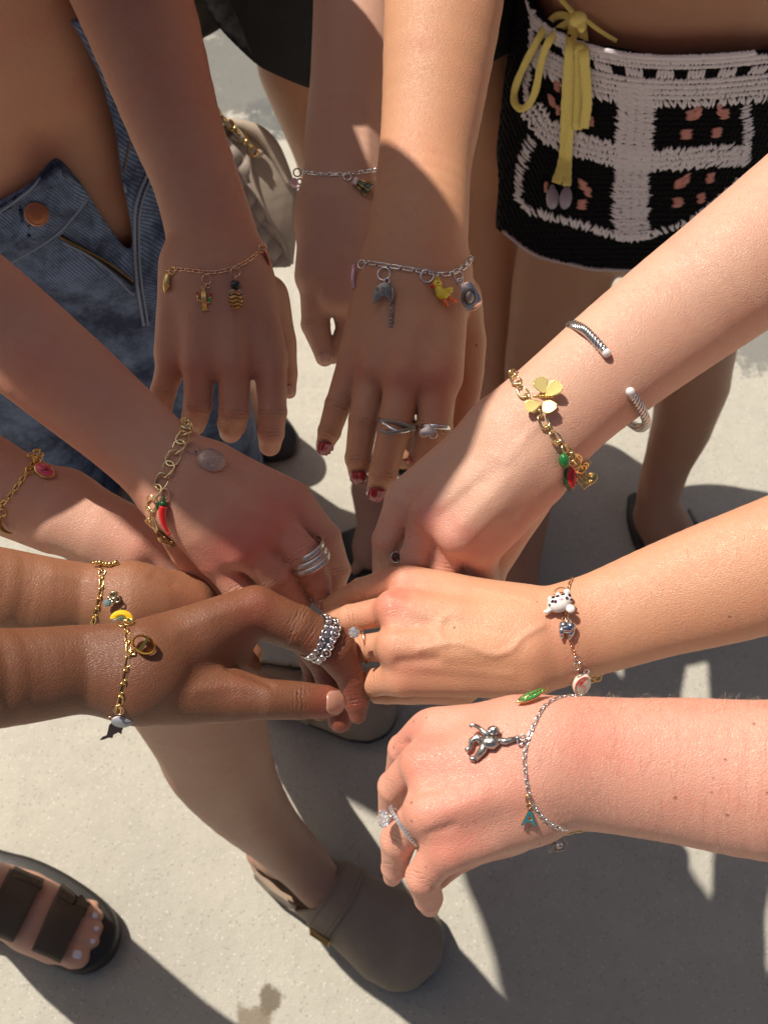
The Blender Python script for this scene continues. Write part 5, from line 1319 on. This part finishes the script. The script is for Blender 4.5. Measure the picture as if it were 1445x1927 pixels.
for k in range(34): x, y = rr.uniform(-13, 13), rr.uniform(-10, 9); mb.ball((x, y, 4), 1.6, (2, .7, .5), 6, 4, Matrix.Rotation(rr.uniform(0, 3), 3, 'Z'))
obj_mb('heart_charm', mb, GOLD, B4, M)
obj_mb('dangle', MB().torus((-8, 24, 0), 5, 1.6).torus((-2, 31, 0), 5, 1.6).ball((-14, 22, 0), 4, nu=8, nv=6), GOLD, B4, M)

def cable(pts3, r, turns, sides=5):
    """twisted cable: strands wound round a core"""
    ps = [Vector(p) for p in smoothpath(pts3, 14)]; out = MB().tube(ps, r * .62, 10)
    T = []; nrm = None
    for k in range(len(ps)):
        t = (ps[min(k + 1, len(ps) - 1)] - ps[max(k - 1, 0)]).normalized(); q = nrm if nrm is not None else (Vector((0, 0, 1)) if abs(t.z) < .9 else Vector((1, 0, 0)))
        nrm = (q - t * q.dot(t)).normalized(); T.append((nrm.copy(), t.cross(nrm)))
    for s_ in range(sides):
        pp = []
        for k, p in enumerate(ps):
            a = 2 * math.pi * (s_ / sides + turns * k / len(ps)); pp.append(p + (T[k][0] * math.cos(a) + T[k][1] * math.sin(a)) * r * .74)
        out.tube(pp, r * .33, 6)
    return out
a0, _ = hit(A4_bvh, 1082, 622); a1, n1 = hit(A4_bvh, 1110, 634); a2, n2 = hit(A4_bvh, 1134, 660)
b0, m0 = hit(A4_bvh, 1186, 742); b1, m1 = hit(A4_bvh, 1200, 766)
s_ = S(a1); zc = .53
a1 += n1 * 7 * s_; a2 += n2 * 6 * s_; b0 += m0 * 6 * s_; b1 += m1 * 9 * s_
def PD(x, y, d): return CAM + ray(x, y) * d
dA = (a1 - CAM).dot(FWD); dB = (b1 - CAM).dot(FWD)
path1 = [a2, a1, PD(1092, 616, dA + .004), PD(1074, 612, dA + .018), PD(1078, 640, dA + .045), PD(1110, 700, dA + .062), PD(1150, 760, dA + .062), PD(1185, 795, dB + .045), PD(1204, 805, dB + .024), PD(1216, 795, dB + .010), b1, b0]
cf = thing('cuff_bracelet', a1, 'open silver cable cuff with pearl ends on the diagonal right forearm', 'cuff bracelet')
obj_mb('cable', cable(path1, 8.8 * s_, 11), mat('brushed_silver', (.66, .65, .64), .25, 1), cf)
for p, q in ((a2, a1), (b0, b1)):
    d_ = (p - q).normalized()
    obj_mb('collar', MB().tube([p - d_ * 6 * s_, p - d_ * 2.5 * s_], 8.6 * s_, 14).tube([p - d_ * 1 * s_, p + d_ * 2 * s_], 8.2 * s_, 14).tube([p + d_ * 2 * s_, p + d_ * 4 * s_], 9 * s_, 14), SILVER, cf)
    obj_mb('pearl', MB().ball(p + d_ * 9 * s_, 9 * s_), PEARL, cf)

# ---- A5 bracelet
B5 = bracelet('charm_bracelet', Q5_bvh, [(1078, 1090), (1072, 1100), (1066, 1130), (1066, 1170), (1072, 1205), (1080, 1230), (1086, 1250)], [(13, 5, 1.2, 0), (9, 5, 1.2, 0)], ROSE, 'rose gold bracelet with spotted bead, tooth and red disc charms')
obj_mb('hook', MB().tube([(x, y, 0) for x, y, _ in arc(0, 0, 14, 0, 180, 12)], 1.6), ROSE, B5, frame(Q5_bvh, 1056, 1122, 0, 8))
M = frame(Q5_bvh, 1052, 1141, 12, 16); c_ = thing('spotted_animal_charm', M.translation, None, None); c_.parent = B5; c_.location = M.translation - wloc(B5)
obj_mb('body', MB().ball((-3, 0, 0), 19, (1.15, .85, .8), 22, 16).ball((10, 4, 4), 13, (1, .95, .85)).ball((18, 19, 2), 6.5).ball((15, -15, 6), 9, (.95, .95, .6)).ball((-16, 13, 2), 5).ball((0, 17, 2), 5).tube([(-20, -6, 0), (-28, -10, 0), (-34, -9, 0)], [6, 4.5, 2.5]), G_WHT, c_, M)
obj_mb('spot', MB().ball((-15, 4, 12.5), 3.2, (1, 1, .5)).ball((-21, 0, 8), 3.2, (.7, 1.2, .6)).ball((-11, 12, 10.5), 3, (1.3, .7, .5)).ball((-3, 12, 12), 2.8, (1.3, .8, .5)).ball((19, 9, 12), 3, (1, 1, .6)).ball((20, 0, 12.5), 2.8, (1, .8, .6)).ball((8, 13, 12), 3, (1.4, .7, .5)), G_BLK, c_, M)
obj_mb('eye', MB().ball((-10, 2, 14.2), 3.6, (1, 1, .5)).ball((12, 4, 15.4), 3.2, (1, 1, .5)), mat('plum_glass', (.10, .03, .07), .08), c_, M); obj_mb('snout', MB().ball((1, 5, 13.5), 5, (1.1, .8, .6)), glass('blush_glass', (.78, .55, .58)), c_, M)
ringlet(Q5_bvh, 1062, 1166, 5, 1.3, ROSE, B5); ringlet(Q5_bvh, 1068, 1172, 4, 1.2, GOLD, B5)
M = frame(Q5_bvh, 1065, 1186, -6, 8)
mb = MB().ball((-6, 8, 0), 10, (1, .85, .8)).ball((7, 8, 0), 10, (1, .85, .8)).ball((0, 3, 1), 11, (1.3, .9, .7)).tube([(-9, 6, 0), (-9.5, -6, 0), (-8, -17, 0)], [7, 5.4, 2], 10).tube([(9, 6, 0), (8.5, -6, 0), (5, -17, 0)], [7, 5.4, 2], 10).torus((3, 18, 0), 3.5, 1.2)
obj_mb('tooth_charm', mb, mat('polished_silver', (.62, .64, .67), .12, 1), B5, M)
for x, y in ((1084, 1240), (1083, 1252)): ringlet(Q5_bvh, x, y, 7, 1.3, SILVER, B5, 0, 6)
M = frame(Q5_bvh, 1090, 1280, -6, 10, fall=.51); c_ = thing('disc_charm', M.translation, None, None); c_.parent = B5; c_.location = M.translation - wloc(B5)
obj_mb('disc', MB().prism([(17 * math.cos(2 * math.pi * k / 36), 24 * math.sin(2 * math.pi * k / 36)) for k in range(36)], -6, 8, 3), glass('cream_glass', (.82, .70, .58)), c_, M)
obj_mb('swirl', MB().tube([(14.5 * math.cos(t), 21 * math.sin(t), 8) for t in [R(60 + 18 * k) for k in range(12)]], 1.4, 6).tube([(2, 16, 8.5), (-4, 8, 8.5), (-5, 2, 8.5), (3, -2, 8.5), (8, -8, 8.5), (5, -16, 8.5)], [1.5, 4, 4.5, 2.5, 1.6, 1.2], 8, flat=.4), G_RED, c_, M)
obj_mb('bail', MB().torus((3, 20, 0), 5, 1.6).torus((4, 28, 0), 5, 1.4).tube([(-6, -22, 0), (-6, -34, 0)], 1.6), SILVER, c_, M)
M = frame(None, 1112, 1262, 10, 0, dep=.52); obj_mb('gold_cluster', MB().ball((0, 3, -8), 15, (1.2, .55, .5)).torus((2, -6, 4), 9, 2).torus((8, -14, 2), 7, 1.8).torus((-3, -16, 2), 6, 1.6).tube([(6, -12, 0), (18, -12, 0), (24, -4, 0)], 1.6), GOLD, B5, M)

# ---- A6 bracelet
B6 = bracelet('charm_bracelet', Q6_bvh, [(1092, 1310), (1060, 1312), (1030, 1325), (1012, 1350), (998, 1380), (988, 1410), (987, 1440), (992, 1480), (1000, 1508), (1016, 1532), (1040, 1552), (1062, 1560)], [(15, 6, 1.5, 0), (9, 6, 1.5, 0), (9, 6, 1.5, 0)], SILVER, 'silver figaro bracelet with dancing ape and letter A charms', tilt=50)
M = frame(Q6_bvh, 1001, 1318, 34, 12); c_ = thing('leaf_charm', M.translation, None, None); c_.parent = B6; c_.location = M.translation - wloc(B6)
lf = [(-34, 0), (-20, 8), (0, 10), (18, 8), (36, 3), (18, -5), (0, -9), (-20, -7)]
o_l = [tuple(lerpline(lf + [lf[0]], i / 40)) for i in range(40)]
obj_mb('rim', MB().prism(o_l, 0, 4, 1), GOLD, c_, M); obj_mb('enamel', MB().prism([(x * .86, y * .78) for x, y in o_l], 4, 5.4, .6), E_GRN, c_, M)
mb = MB().tube([(-30, 0, 5.6), (0, 1, 6), (34, 2, 5.6)], 1, 5)
for k in range(5): mb.tube([(-18 + k * 9, 0, 5.8), (-12 + k * 9, 7, 5.4)], .7, 5).tube([(-18 + k * 9, 0, 5.8), (-12 + k * 9, -6, 5.4)], .7, 5)
obj_mb('vein', mb, GOLD, c_, M)
M = frame(Q6_bvh, 922, 1402, 0, 7)
mb = MB().tube([(-14, 8, 0), (-6, 4, 1), (6, 4, 1), (16, 8, 0)], [9, 12, 13, 9], 12).tube([(14, 8, 0), (30, 6, 0), (50, 11, 0)], [7, 6.5, 4], 10).ball((52, 12, 0), 4.5)
mb.tube([(2, 12, 1), (-8, 22, 1), (-22, 34, 1)], [7, 5.5, 4], 10).tube([(-22, 34, 1), (-32, 38, 1), (-36, 33, 1)], [4, 3.8, 3.4], 8)
mb.tube([(-12, 6, 0), (-24, 14, 0), (-34, 8, 0), (-36, -4, 0)], [9, 7.5, 6, 4.5], 10).tube([(-36, -4, 0), (-46, -10, 1)], [5, 4], 8)
mb.tube([(-8, 2, 0), (-14, -10, 0), (-28, -26, 0)], [10, 8, 6], 10).tube([(-28, -26, 0), (-38, -24, 0)], [6, 4.5], 8)
mb.ball((8, 26, 4), 11, (1.05, .85, .8), 14, 10).ball((2, 24, 9), 5, (1, .8, .7)).ball((13, 30, 7), 3.5)
mb.torus((62, 12, 0), 5, 1.8); obj_mb('ape_charm', mb, NICK, B6, M)
mb = MB().ball((2, 28, 12), 1.4, nu=6, nv=4).ball((7, 26, 13), 1.4, nu=6, nv=4)
for k in range(4): mb.tube([(16 + k * 1.2, 20 + k * 4, 3), (20, 21 + k * 4, 4)], 1.2, 5)
obj_mb('ape_detail', mb, OXID, B6, M)
ringlet(Q6_bvh, 978, 1396, 6, 1.8, SILVER, B6, 0, 8, .8)
ringlet(Q6_bvh, 994, 1503, 8, 1.3, GOLD, B6, 0, 5, .7); ringlet(Q6_bvh, 994, 1516, 3.5, 1.1, GOLD, B6)
M = frame(Q6_bvh, 995, 1538, -4, 4); c_ = thing('letter_charm', M.translation, None, None, ); c_.parent = B6; c_.location = M.translation - wloc(B6)
def letterA(k, z0, z1):
    o_ = [(-15 * k, -14), (-10 * k, -14), (-7 * k, -7), (7 * k, -7), (10 * k, -14), (15 * k, -14), (4, 15), (-4, 15)]
    return o_
mbA = MB(); mbE = MB()
for mb_, e, z0, z1 in ((mbA, 0, 0, 3), (mbE, 1.4, 3, 4)):
    mb_.prism([(-15 + e, -14 + e * .5), (-9 - e * .4, -14 + e * .5), (2.5 - e * .2, 15 - e), (-3.5 + e * .5, 15 - e)], z0, z1, .3)
    mb_.prism([(9 + e * .4, -14 + e * .5), (15 - e, -14 + e * .5), (3.5 - e * .5, 15 - e), (-2.5 + e * .2, 15 - e)], z0 + .05, z1 + .05, .3)
    mb_.prism([(-9, -7.5 + e * .4), (9, -7.5 + e * .4), (7.5, -2.5 - e * .4), (-7.5, -2.5 - e * .4)], z0 + .1, z1 + .1, .3)
obj_mb('letter_back', mbA, GOLD, c_, M, smooth=False); obj_mb('letter_face', mbE, E_TEAL, c_, M, smooth=False)
M = frame(None, 1048, 1582, 0, 2, dep=.46); mb = MB().tube([(-16, -22, 0), (-8, -4, 0), (4, 12, 0), (12, 16, 0)], 2, 6).tube([(-6, -18, 2), (12, -16, 4), (16, -6, 4), (6, 8, 2), (-4, 0, 2), (-6, -18, 2)], 2, 6).torus((-4, 16, 0), 8, 1.6).torus((8, 22, 0), 7, 1.5)
obj_mb('hat_charm', mb, OXID, B6, M); obj_mb('stone', MB().ball((4, -8, 3), 8, (1, 1, .6), 7, 5), DIA, B6, M, smooth=False)
M = frame(None, 1094, 1560, 8, 0, dep=.447); mb = MB()
for k in range(3): mb.torus((-26 + k * 22, k * 1.5, 0), 11, 1.8, sx=1.2, sy=.55)
obj_mb('gold_loop', mb, GOLD, B6, M)

# ---- A7 chunky curb bracelet
B7 = bracelet('charm_bracelet', A7_bvh, [(352, 800), (346, 822), (334, 848), (318, 880), (303, 912), (291, 940), (283, 962), (288, 984), (300, 1002), (318, 1018)], [(33, 24, 2.3, .9), (33, 24, 2.3, .9)], PALEGOLD, 'chunky gold curb bracelet with copper medal and red chilli', tilt=22, pitch=.74, lift=2.6)
ringlet(A7_bvh, 361, 843, 11, 1.4, COPPER, B7); ringlet(A7_bvh, 369, 852, 4, 1.4, COPPER, B7)
M = frame(A7_bvh, 397, 867, -10, 3)
mb = MB().prism([(27 * math.cos(2 * math.pi * k / 40), 23 * math.sin(2 * math.pi * k / 40)) for k in range(40)], 0, 4, 1).torus((0, 0, 4), 25, 1, sx=1, sy=.85, n=36, m=5)
rr = random.Random(5)
for k in range(30): x, y = rr.uniform(-14, 14), rr.uniform(-13, 11); mb.ball((x, y, 4), rr.uniform(1.5, 3), (1.6, .8, .35), 6, 4, Matrix.Rotation(rr.uniform(0, 3), 3, 'Z'))
obj_mb('medal_charm', mb, COPPER, B7, M)
M = frame(A7_bvh, 313, 972, 2, 10); c_ = thing('chilli_charm', M.translation, None, None); c_.parent = B7; c_.location = M.translation - wloc(B7)
obj_mb('pod', MB().tube([tuple(lerpline([(0, 22, 0), (-3, 8, 0), (-2, -12, 0), (5, -30, 0)], t / 16)) for t in range(17)], [8 * (1 - .6 * (t / 16) ** 2) if t < 16 else 1.5 for t in range(17)], 12).ball((6, -31, 0), 3.6), G_RED, c_, M)
obj_mb('stalk', MB().ball((0, 26, 0), 8, (1, .9, .9)).tube([(0, 26, 0), (1, 36, 0), (3, 42, 0)], [5, 3, 2]).ball((-11, 22, -2), 5, (1, 1.8, .5)), G_DGRN, c_, M)
ringlet(A7_bvh, 313, 930, 8, 1.4, ROSE, B7, 90, 6, 1.3)
M = frame(A7_bvh, 314, 1010, -50, 4, fall=.57); obj_mb('dark_charm', MB().ball((0, 0, 0), 10, (2, .7, .6), 12, 8).torus((16, 0, 2), 5, 1.5).torus((-12, 2, 4), 6, 1.8).torus((0, 3, 6), 5, 1.6).ball((20, -4, 0), 4), mat('dark_gold', (.30, .16, .08), .3, 1), B7, M)
M = frame(A7_bvh, 346, 797, 60, 6, fall=.56); obj_mb('clasp', MB().torus((0, 0, 0), 8, 2.6, sx=1.3).ball((-6, -8, 2), 5), PALEGOLD, B7, M)

# ---- A8 bracelet
B8 = bracelet('charm_bracelet', A8_bvh, [(66, 862), (60, 878), (46, 898), (30, 920), (14, 940), (-6, 958), (-30, 985)], [(14, 6.5, 1.5, 0), (10, 6, 1.5, 0)], GOLD, 'gold bracelet with pink enamel charm at the far left wrist')
M = frame(A8_bvh, 84, 889, -26, 9); c_ = thing('pink_charm', M.translation, None, None); c_.parent = B8; c_.location = M.translation - wloc(B8)
obj_mb('enamel', MB().prism([(18 * math.cos(2 * math.pi * k / 30), 11 * math.sin(2 * math.pi * k / 30)) for k in range(30)], 0, 6, 2), E_PNK, c_, M); obj_mb('rim', MB().torus((0, 0, 0), 18, 2.4, sx=1, sy=.66), GOLD, c_, M); obj_mb('line', MB().tube([(-4, -6, 6.4), (2, 0, 6.6), (8, 2, 6.4)], .9, 5).tube([(2, 0, 6.6), (0, 6, 6.4)], .9, 5), G_BLK, c_, M)
M = frame(A8_bvh, 64, 864, 30, 8); mb = MB()
for k, (x, y) in enumerate(((0, 0), (6, 8), (-6, 4), (4, -8), (10, 0), (-2, -14))): mb.torus((x, y, k), 6, 1.8, (1, 0, 0), (0, .7, .7) if k % 2 else (.4, .8, 0), n=12, m=6)
obj_mb('clasp', mb.ball((10, 12, 2), 4, (1.6, .7, .7)), GOLD, B8, M)
ringlet(A8_bvh, 58, 885, 8, 1.6, GOLD, B8); ringlet(A8_bvh, 6, 964, 7, 1.5, GOLD, B8)
M = frame(A8_bvh, 12, 990, -55, 6, fall=.6); obj_mb('crescent_charm', MB().tube(arc(0, 14, 20, 190, 330, 14, 2), [1 + 4 * math.sin(math.pi * k / 14) for k in range(15)], 8), mat('antique_gold', (.42, .28, .10), .25, 1), B8, M)

# ---- A9 bracelet
B9 = bracelet('charm_bracelet', Q9_bvh, [(190, 1066), (191, 1080), (192, 1098), (190, 1118), (184, 1145), (176, 1170), (172, 1185)], [(16, 7, 1.4, 0), (8, 6, 1.4, 0)], GOLD, 'gold bracelet with arched yellow charm on the bronze wrist')
M = frame(Q9_bvh, 200, 1066, 6, 8); mb = MB()
for k in range(8): mb.ball((-22 + k * 6, math.sin(k) * 2, 0), 4.2 + (k % 3), (1, .8, .8), 8, 6)
obj_mb('crocodile_charm', mb.ball((18, 3, 0), 5.5), GOLD, B9, M)
ringlet(Q9_bvh, 193, 1078, 7, 1.4, ROSE, B9, 0, 3, .8)
M = frame(Q9_bvh, 214, 1128, 10, 9); mb = MB(); rr = random.Random(9)
for k in range(9): mb.ball((rr.uniform(-4, 17), rr.uniform(-8, 14), rr.uniform(0, 6)), rr.uniform(3.5, 6), (1, .8, .7), 8, 6)
mb.torus((6, 6, 8), 6, 1.6).torus((12, -3, 7), 5, 1.4); obj_mb('animal_charm', mb, mat('aged_pale_gold', (.50, .44, .30), .25, 1), B9, M); obj_mb('enamel', MB().ball((-8, -6, 4), 8, (1.1, 1, .5), 6, 5), mat('grey_blue_enamel', (.14, .20, .22), .15), B9, M, smooth=False)
M = frame(None, 230, 1160, -2, 6, dep=.485); c_ = thing('arch_charm', M.translation, None, None); c_.parent = B9; c_.location = M.translation - wloc(B9)
def arch(r0, r1): return arc(0, 0, r1, 180, 0, 16) + arc(0, 0, r0, 0, 180, 16)
obj_mb('yellow_band', MB().prism([(x * 1.02, y * .86 - 6) for x, y, _ in arch(9, 21)], 0, 6, 1.6), E_YEL, c_, M)
obj_mb('green_band', MB().prism([(x, y * .7 - 7) for x, y, _ in arch(6.5, 9)], .5, 5.5, .4).ball((17, -8, 4), 5, (1, .6, .5)), E_GRN, c_, M)
obj_mb('silver_base', MB().tube([(-20, -9, 2), (-6, -5, 3), (6, -7, 3), (22, -9, 2)], 2.8, 6), SILVER, c_, M)

# ---- A10 bracelet
B10 = bracelet('charm_bracelet', Q10_bvh, [(238, 1170), (239, 1185), (241, 1205), (243, 1228), (240, 1250), (236, 1275), (230, 1298), (226, 1322), (224, 1335)], [(22, 9, 1.5, 0), (10, 7, 1.5, 0)], GOLD, 'gold bracelet with letter D and grey disc on brown wrist', tilt=45)
for x, y, r in ((232, 1176, 8), (243, 1174, 8), (225, 1334, 9), (250, 1228, 5)): ringlet(Q10_bvh, x, y, r, 1.6, GOLD if r != 9 else ROSE, B10, 0, 5)
M = frame(Q10_bvh, 271, 1215, 40, 13, .4); mb = MB()
for dz in (0, 5): mb.tube([(-12, 14, dz), (-12, -14, dz)], 2.2, 6)
dd = [(-12, 16), (2, 17), (14, 11), (19, 0), (14, -11), (2, -17), (-12, -16)]
M = frame(Q10_bvh, 271, 1215, -32, 12, .4)
ov = [(21 * math.cos(2 * math.pi * k / 32), 15 * math.sin(2 * math.pi * k / 32), 0) for k in range(32)]
mb = MB().tube(ov, 2.4, 8, True, flat=2.6, up=(0, 0, 1)).add([(-3, -14, -5), (3, -14, -5), (3, 14, -5), (-3, 14, -5), (-3, -14, 5), (3, -14, 5), (3, 14, 5), (-3, 14, 5)], [(0, 1, 2, 3)[::-1], (4, 5, 6, 7), (0, 1, 5, 4), (1, 2, 6, 5), (2, 3, 7, 6), (3, 0, 4, 7)])
obj_mb('letter_charm', mb, mat('bright_gold', (.72, .48, .10), .14, 1), B10, M, auto=40)
M = frame(Q10_bvh, 230, 1356, -10, 6, .3); obj_mb('disc_charm', MB().prism([(19 * math.cos(2 * math.pi * k / 30), 11 * math.sin(2 * math.pi * k / 30)) for k in range(30)], 0, 3, 1), mat('grey_metal', (.40, .40, .42), .4, .5), B10, M)
M = frame(None, 218, 1372, 26, 0, dep=.49); sh = [(-36, -6), (-28, -2), (-20, -3), (-14, 4), (-8, 12), (4, 16), (16, 13), (26, 8), (34, 10), (36, 4), (26, 1), (16, -3), (10, -8), (6, -14), (2, -8), (-8, -8), (-12, -13), (-18, -9), (-28, -8)]
obj_mb('silhouette_charm', MB().prism([(x * .95, y) for x, y in sh], 0, 3, .6), mat('dull_pewter', (.26, .225, .19), .55, .2), B10, M, auto=40)
ringlet(Q10_bvh, 211, 1350, 6, 1.3, ROSE, B10, 70, 4, .6, fall=.47)

# ---- rings
def ring(name, bvh, ctr, dirv, half, label, m, band=lambda: None, n=28, wid=3, th=2.2, lift=1.0, bow_=0.12):
    """a band round a finger: visible arc over the surface, closed behind it. dirv is the across direction in the picture"""
    ux, uy = dirv; l = math.hypot(ux, uy); ux, uy = ux / l, uy / l
    pc, nc = hit(bvh, *ctr); s = S(pc)
    side = (RT * ux - UP * uy); tc = (CAM - pc).normalized()
    depth = half * s * .95; c = pc - tc * depth
    pts = []
    fx = (RT * uy + UP * ux)  # along the finger in the picture plane
    for k in range(n):
        a = 2 * math.pi * k / n
        pts.append(c + side * math.cos(a) * (half + lift) * s + tc * math.sin(a) * (depth + lift * s) + fx * math.sin(a) * half * s * bow_)
    root = thing(name, c, label, 'ring')
    return root, pts, s, side, tc, fx
def ringframe(p, out, along, s):
    z = out.normalized(); y = (along - z * along.dot(z)).normalized(); x = y.cross(z)
    return Matrix(((x.x * s, y.x * s, z.x * s, p.x), (x.y * s, y.y * s, z.y * s, p.y), (x.z * s, y.z * s, z.z * s, p.z), (0, 0, 0, 1)))
rt, pts, s, side, tc, fx = ring('finger_ring', A3_bvh, (748, 797), (1, .12), 31.5, 'silver crossover cable ring on the red-nailed middle finger', SILVER, bow_=-.28, lift=2.6)
N_ = len(pts)
for k, (off0, amp, ph) in enumerate(((-7, 5, 0), (0, 6, 2.1), (6, 5, 4.2))):
    pp = [p + fx * (off0 + amp * math.sin(4 * math.pi * i / N_ + ph)) * s for i, p in enumerate(pts)]
    if k != 1: obj_mb('cable_band', cable([tuple(p) for p in pp + [pp[0]]], 3.8 * s, 24, 4), OXID, rt)
    else: obj_mb('band', MB().tube(pp, 3.4 * s, 8, True), SILVER, rt)
rt, pts, s, side, tc, fx = ring('finger_ring', A3_bvh, (818, 806), (1, .05), 30, 'plain silver ring with a heart plate on the right finger', SILVER)
obj_mb('band', MB().tube(pts, 1.6 * s, 10, True, flat=3, up=fx), SILVER, rt)
M = frame(A3_bvh, 807, 812, 172, 9, .2); obj_mb('heart_plate', MB().prism([(x * .82, -y * .82 if False else y * .8) for x, y in hp], 0, 4, 1.2), mat('satin_silver', (.80, .66, .60), .35, 1), rt, M)
rt, pts, s, side, tc, fx = ring('finger_ring', A7_bvh, (578, 1046), (1, -.52), 39, 'stack of three engraved silver bands on shaded finger', SILVER, bow_=-.42)
for o_ in (-13, 0, 12):
    b_ = obj_mb('band', MB().tube([p + fx * -o_ * s for p in pts], 1.3 * s, 10, True, flat=4.3, up=fx), mat('satin_band', (.66, .60, .55), .34, .95), rt)
    mb = MB(); rr = random.Random(int(o_) + 50)
    for i in range(2, 13):
        p = pts[i] + fx * -o_ * s + (pts[i] - rt.location).normalized() * 1.5 * s
        for q in range(2): mb.ball(p + fx * rr.uniform(-3, 3) * s, 1.1 * s, (rr.uniform(.6, 1.6), rr.uniform(.6, 1.6), .5), 6, 4)
    obj_mb('engraving', mb, OXID, b_)
rt, pts, s, side, tc, fx = ring('finger_ring', A4_bvh, (742, 1040), (1, .5), 27, 'small silver ring with a dark stone by the shaded knuckles', SILVER)
obj_mb('band', MB().tube(pts, 2.6 * s, 8, True), SILVER, rt)
M = frame(A4_bvh, 744, 1046, -30, 8, .3); obj_mb('stone', MB().ball((0, 0, 0), 9, (1.1, .9, .7), 10, 7), mat('dark_stone', (.10, .05, .05), .06), rt, M, smooth=False); obj_mb('bezel', MB().torus((0, 0, 0), 10, 2), SILVER, rt, M)
# tentacle ring
rt, pts, s, side, tc, fx = ring('finger_ring', Q10_bvh, (604, 1202), (-.42, .9), 40, 'oxidised silver tentacle ring with round suckers on brown finger', OXID, n=40, bow_=.3)
obj_mb('band', MB().tube(pts, 4.6 * s, 14, True, flat=3.3, up=fx), mat('blackened_silver', (.16, .15, .17), .3, .9), rt)
for i in range(40):
    p = pts[i]; out = (p - rt.location).normalized()
    for o_, r_ in ((-8.5, 6.4 + 1.6 * math.sin(i * .7)), (8.5, 6.8 + 1.6 * math.cos(i * .9))):
        if (i + (o_ > 0)) % 2: continue
        M = ringframe(p + out * 4.5 * s + fx * o_ * s, out, fx, s)
        me = _lm.get(('suck', round(r_))) or MB().torus((0, 0, 0), round(r_), 1.8, n=14, m=6).ball((0, 0, 0), round(r_) * .42, (1, 1, .6), 8, 6).mesh('sucker')
        if not me.materials: me.materials.append(SILVER)
        _lm[('suck', round(r_))] = me; link_inst('sucker', me, M, rt)
rt, pts, s, side, tc, fx = ring('finger_ring', Q5_bvh, (684, 1216), (.18, 1), 33, 'thin gold solitaire ring beside the brown hand', GOLD)
obj_mb('band', MB().tube(pts, 1.9 * s, 8, True), ROSE, rt)
M = frame(None, 666, 1190, 20, 4, dep=(hit(Q5_bvh, 684, 1205)[0] - CAM).dot(FWD) - .016)
def gem(r):
    mb = MB(); n = 10
    vs = [(0, 0, -r * .7)] + [(r * math.cos(2 * math.pi * i / n), r * math.sin(2 * math.pi * i / n), 0) for i in range(n)] + [(r * .6 * math.cos(2 * math.pi * (i + .5) / n), r * .6 * math.sin(2 * math.pi * (i + .5) / n), r * .35) for i in range(n)]
    fs = [(0, 1 + (i + 1) % n, 1 + i) for i in range(n)] + [(1 + i, 1 + (i + 1) % n, 1 + n + i) for i in range(n)] + [(1 + (i + 1) % n, 1 + n + (i + 1) % n, 1 + n + i) for i in range(n)] + [tuple(1 + n + i for i in range(n))]
    return mb.add(vs, fs)
obj_mb('diamond', gem(11), DIA, rt, M, smooth=False)
mb = MB()
for k in range(4): a = R(45 + 90 * k); mb.tube([(2 * math.cos(a), 2 * math.sin(a), -12), (10 * math.cos(a), 10 * math.sin(a), 2)], 1.3, 6).ball((10 * math.cos(a), 10 * math.sin(a), 3), 1.9, nu=6, nv=4)
obj_mb('claw', mb, ROSE, rt, M)
# engagement ring
rt, pts, s, side, tc, fx = ring('finger_ring', Q6_bvh, (762, 1556), (.72, 1), 44, 'silver band set with small diamonds and one large diamond', SILVER, n=44, bow_=-.1)
obj_mb('band', MB().tube(pts, 2.6 * s, 10, True, flat=1.8, up=fx), SILVER, rt)
gm_ = gem(4.2).mesh('gem', smooth=False); gm_.materials.append(DIA)
for i in range(0, 44):
    p = pts[i]; out = (p - rt.location).normalized()
    if i % 44 < 26 or i > 40: link_inst('small_diamond', gm_, ringframe(p + out * 3.2 * s, out, fx, s), rt)
dq = (hit(Q6_bvh, 752, 1545)[0] - CAM).dot(FWD) - .004
M = frame(None, 722, 1541, 150, 0, dep=dq); z_ = (RT * -.75 + (CAM - M.translation).normalized() * .65).normalized()
M = ringframe(M.translation, z_, UP, S(M.translation)); obj_mb('diamond', gem(17), DIA, rt, M, smooth=False)
mb = MB()
for k in range(6): a = R(60 * k); mb.tube([(3 * math.cos(a), 3 * math.sin(a), -22), (15 * math.cos(a), 15 * math.sin(a), 1)], 1.6, 6).ball((15 * math.cos(a), 15 * math.sin(a), 2), 2.2, nu=6, nv=4)
mb.torus((0, 0, -8), 11, 1.3).torus((0, 0, -15), 7, 1.3); obj_mb('claw', mb, mat('pinkish_silver', (.85, .66, .62), .18, 1), rt, M)
